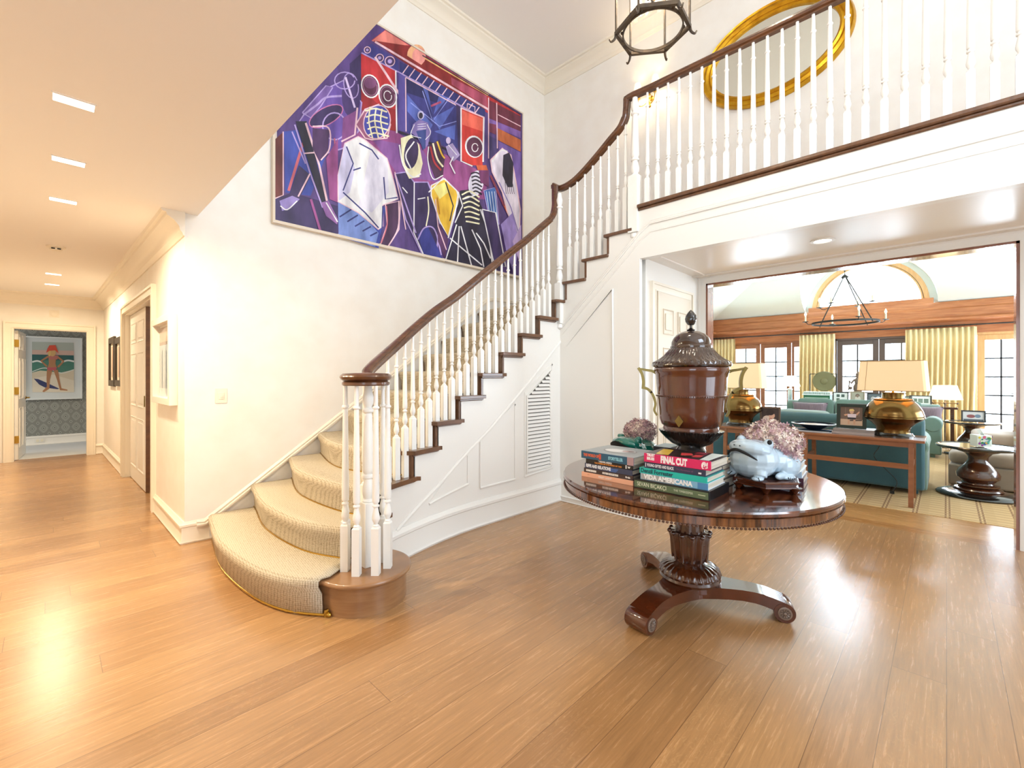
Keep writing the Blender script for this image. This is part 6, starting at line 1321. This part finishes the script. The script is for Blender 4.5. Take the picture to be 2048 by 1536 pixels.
a = Art(lambda u, v: M_ @ Vector((-.066, -u, v)), M_.to_3x3() @ Vector((-1, 0, 0)), .0005); a2 = Art(lambda u, v: M_ @ Vector((-u, -.066, v)), M_.to_3x3() @ Vector((0, -1, 0)), .0005); random.seed(4)
for A_ in (a, a2):
    for i in range(34): u, v = random.uniform(-.052, .052), random.uniform(.012, .118); A_.poly(random.choice(['#d8b62c', '#8a3a86', '#2f7a4a', '#3a5ea8', '#c04a6a', '#e8e2c0', '#53a08c']), ell(u, v, random.uniform(.008, .02), random.uniform(.006, .014), 8, random.uniform(0, 3)))
    A_.build('printed_pattern', t)
b = MB(); b.M = M_; b.add([(-.03, -.02, .13), (.03, -.015, .13), (.035, .02, .18), (0, .0, .20), (-.04, .01, .175), (-.02, .02, .13)], [(0, 1, 3), (1, 2, 3), (0, 3, 4), (5, 4, 3), (5, 3, 2)]); b.build('tissue', flat('#eceeee'), t, smooth=False)
# beige seating
t = thing('chaise', 'long beige upholstered chaise behind the near pedestal table', 'chaise', (8.4, -1.2, 0), radians(-4)); M_ = rmat(t)
b = MB(); b.M = M_; b.box(-.55, .5, -1.5, 1.15, .02, .28); b.build('base', 'beige', t, bevel=.02)
b = MB(); b.M = M_; cushion(b, (-.02, .35, .36), (1.08, 1.62, .19)); b.build('seat_cushion', 'beige', t, ang=2)
b = MB(); b.M = M_; b.box(-.60, .52, -1.6, -.50 if False else -1.3, .02, .60); b.build('arm', 'beige', t, bevel=.04)
b = MB(); b.M = M_; b.box(-.60, -.30, -1.3, .35, .20, .56); b.build('back', 'beige', t, bevel=.05)
t = thing('armchair', 'beige armchair with a folded throw beyond the chaise', 'armchair', (9.9, -1.15, 0), 0)
b = MB(); b.box(9.4, 10.4, -1.9, -.25, .05, .36); b.build('base', 'beige', t, bevel=.03); b = MB(); cushion(b, (9.9, -.95, .46), (1.0, 1.35, .2)); b.build('seat_cushion', 'beige', t, ang=2); b = MB(); b.box(10.3, 10.6, -1.95, -.75, .05, .76); b.build('back', 'beige', t, bevel=.06)
b = MB(); b.box(9.4, 10.4, -2.1, -1.9, .05, .6); b.build('arm', 'beige', t, bevel=.05)
for x in (9.45, 10.3):
    for y in (-.35, -1.95): b = MB(); b.box(x, x+.05, y, y+.05, .004, .06); b.build('leg', 'mahog_d', t)
t = thing('throw_blanket', 'folded brown knitted throw on the beige armchair seat', 'blanket', (9.6, -.95, .56)); b = MB(); rows = []
for j in range(13):
    rows.append([Vector((9.38+.0*i, 0, 0)) for i in range(1)])
b = MB(); b.grid([[Vector((x_, -1.15+.45*j/10+.01*sin(9*i), z_+.006*sin(j*2.1+i))) for i, (x_, z_) in enumerate([(9.36, .28), (9.36, .38), (9.355, .48), (9.38, .56), (9.46, .585), (9.6, .59), (9.75, .59), (9.85, .585)])] for j in range(11)]); o = b.build('knitted_cloth', 'throw', t, ang=2); q_ = o.modifiers.new('s', 'SOLIDIFY'); q_.thickness = .02
# chandelier
cc = Vector((9.3, 1.23, 2.28)); t = thing('chandelier', 'iron ring chandelier with lit candle bulbs hanging in the sitting room', 'chandelier', cc)
b = MB(); RR = .46
for r_ in (RR,): b.sweep([cc+Vector((r_*cos(a_), r_*sin(a_), 0)) for a_ in [2*pi*i/48 for i in range(48)]], [(-.004, -.016), (.004, -.016), (.004, .016), (-.004, .016)], closed=True)
ap = cc+Vector((0, 0, .75))
for i in range(4): a_ = pi/4+pi/2*i+.2; b.tube([ap+Vector((.03*cos(a_), .03*sin(a_), 0)), cc+Vector((RR*cos(a_), RR*sin(a_), 0))], .008, 6); b.tube([cc+Vector((RR*cos(a_), RR*sin(a_), 0)), cc+Vector((RR*1.03*cos(a_), RR*1.03*sin(a_), -.03))], .008, 6)
b.lathe([(.05, 0), (.055, .01), (.05, .02), (.02, .05), (.01, .06)], ap, 16); b.build('iron_frame', 'iron', t)
b = MB()
for i in range(60):
    z_ = ap.z+.07+i*.022
    if z_ > TZ: break
    b.sphere((ap.x, ap.y, z_), (.012 if i % 2 else .005, .005 if i % 2 else .012, .014), 6, 5)
b.lathe([(.06, 0), (.06, -.02), (.01, -.04)], (ap.x, ap.y, TZ), 16); b.build('chain', 'iron', t)
for i in range(8):
    low = i % 2 == 0; a_ = pi/4*i+.45; r_ = .57 if low else .40; z_ = .03 if low else .30; e = cc+Vector((r_*cos(a_), r_*sin(a_), z_))
    s0 = cc+Vector((RR*cos(a_), RR*sin(a_), 0)) if low else cc+Vector((.28*cos(a_-.25), .28*sin(a_-.25), .29))
    b = MB(); b.tube(catmull([s0, s0.lerp(e, .6)+Vector((0, 0, -.03)), e], 4), .006, 6); b.lathe([(.006, -.01), (.045, .0), (.046, .006), (.012, .008)], e, 16); arm = b.build('arm', 'iron', t)
    b = MB(); b.lathe([(.013, .008), (.013, .10)], e, 12); b.build('candle_sleeve', 'candle', arm); b = MB(); b.lathe([(.006, .10), (.016, .125), (.014, .14), (.002, .175)], e, 12); b.build('bulb', 'bulb', arm)
# bare shrubs outside the right glass door
shr = mk('bare_twigs', '#8a857c', .9)
for (x, y, h_, sd, lab) in ((15.5, -1.2, 1.5, 1, 'bare twiggy shrub outside the right glass door, the nearer one'), (17.5, -3.0, 2.2, 2, 'taller bare shrub farther out beyond the right glass door'), (17.0, 4.4, 2.0, 5, 'bare shrub outside the left glass doors')):
    random.seed(sd); t = thing('bare_shrub', lab, 'shrub', (x, y, -.1)); b = MB()
    for i in range(70):
        p = Vector((x, y, -.1)); d = Vector((random.uniform(-.6, .6), random.uniform(-.8, .8), 1)).normalized(); L_ = [p]
        for k in range(4): p = p+d*h_/4; d = (d+Vector([random.uniform(-.25, .25) for _ in range(3)])).normalized(); L_.append(p)
        b.tube(L_, .006, 4, scale=[1, .8, .6, .4, .3])
    b.build('branches', shr, t)
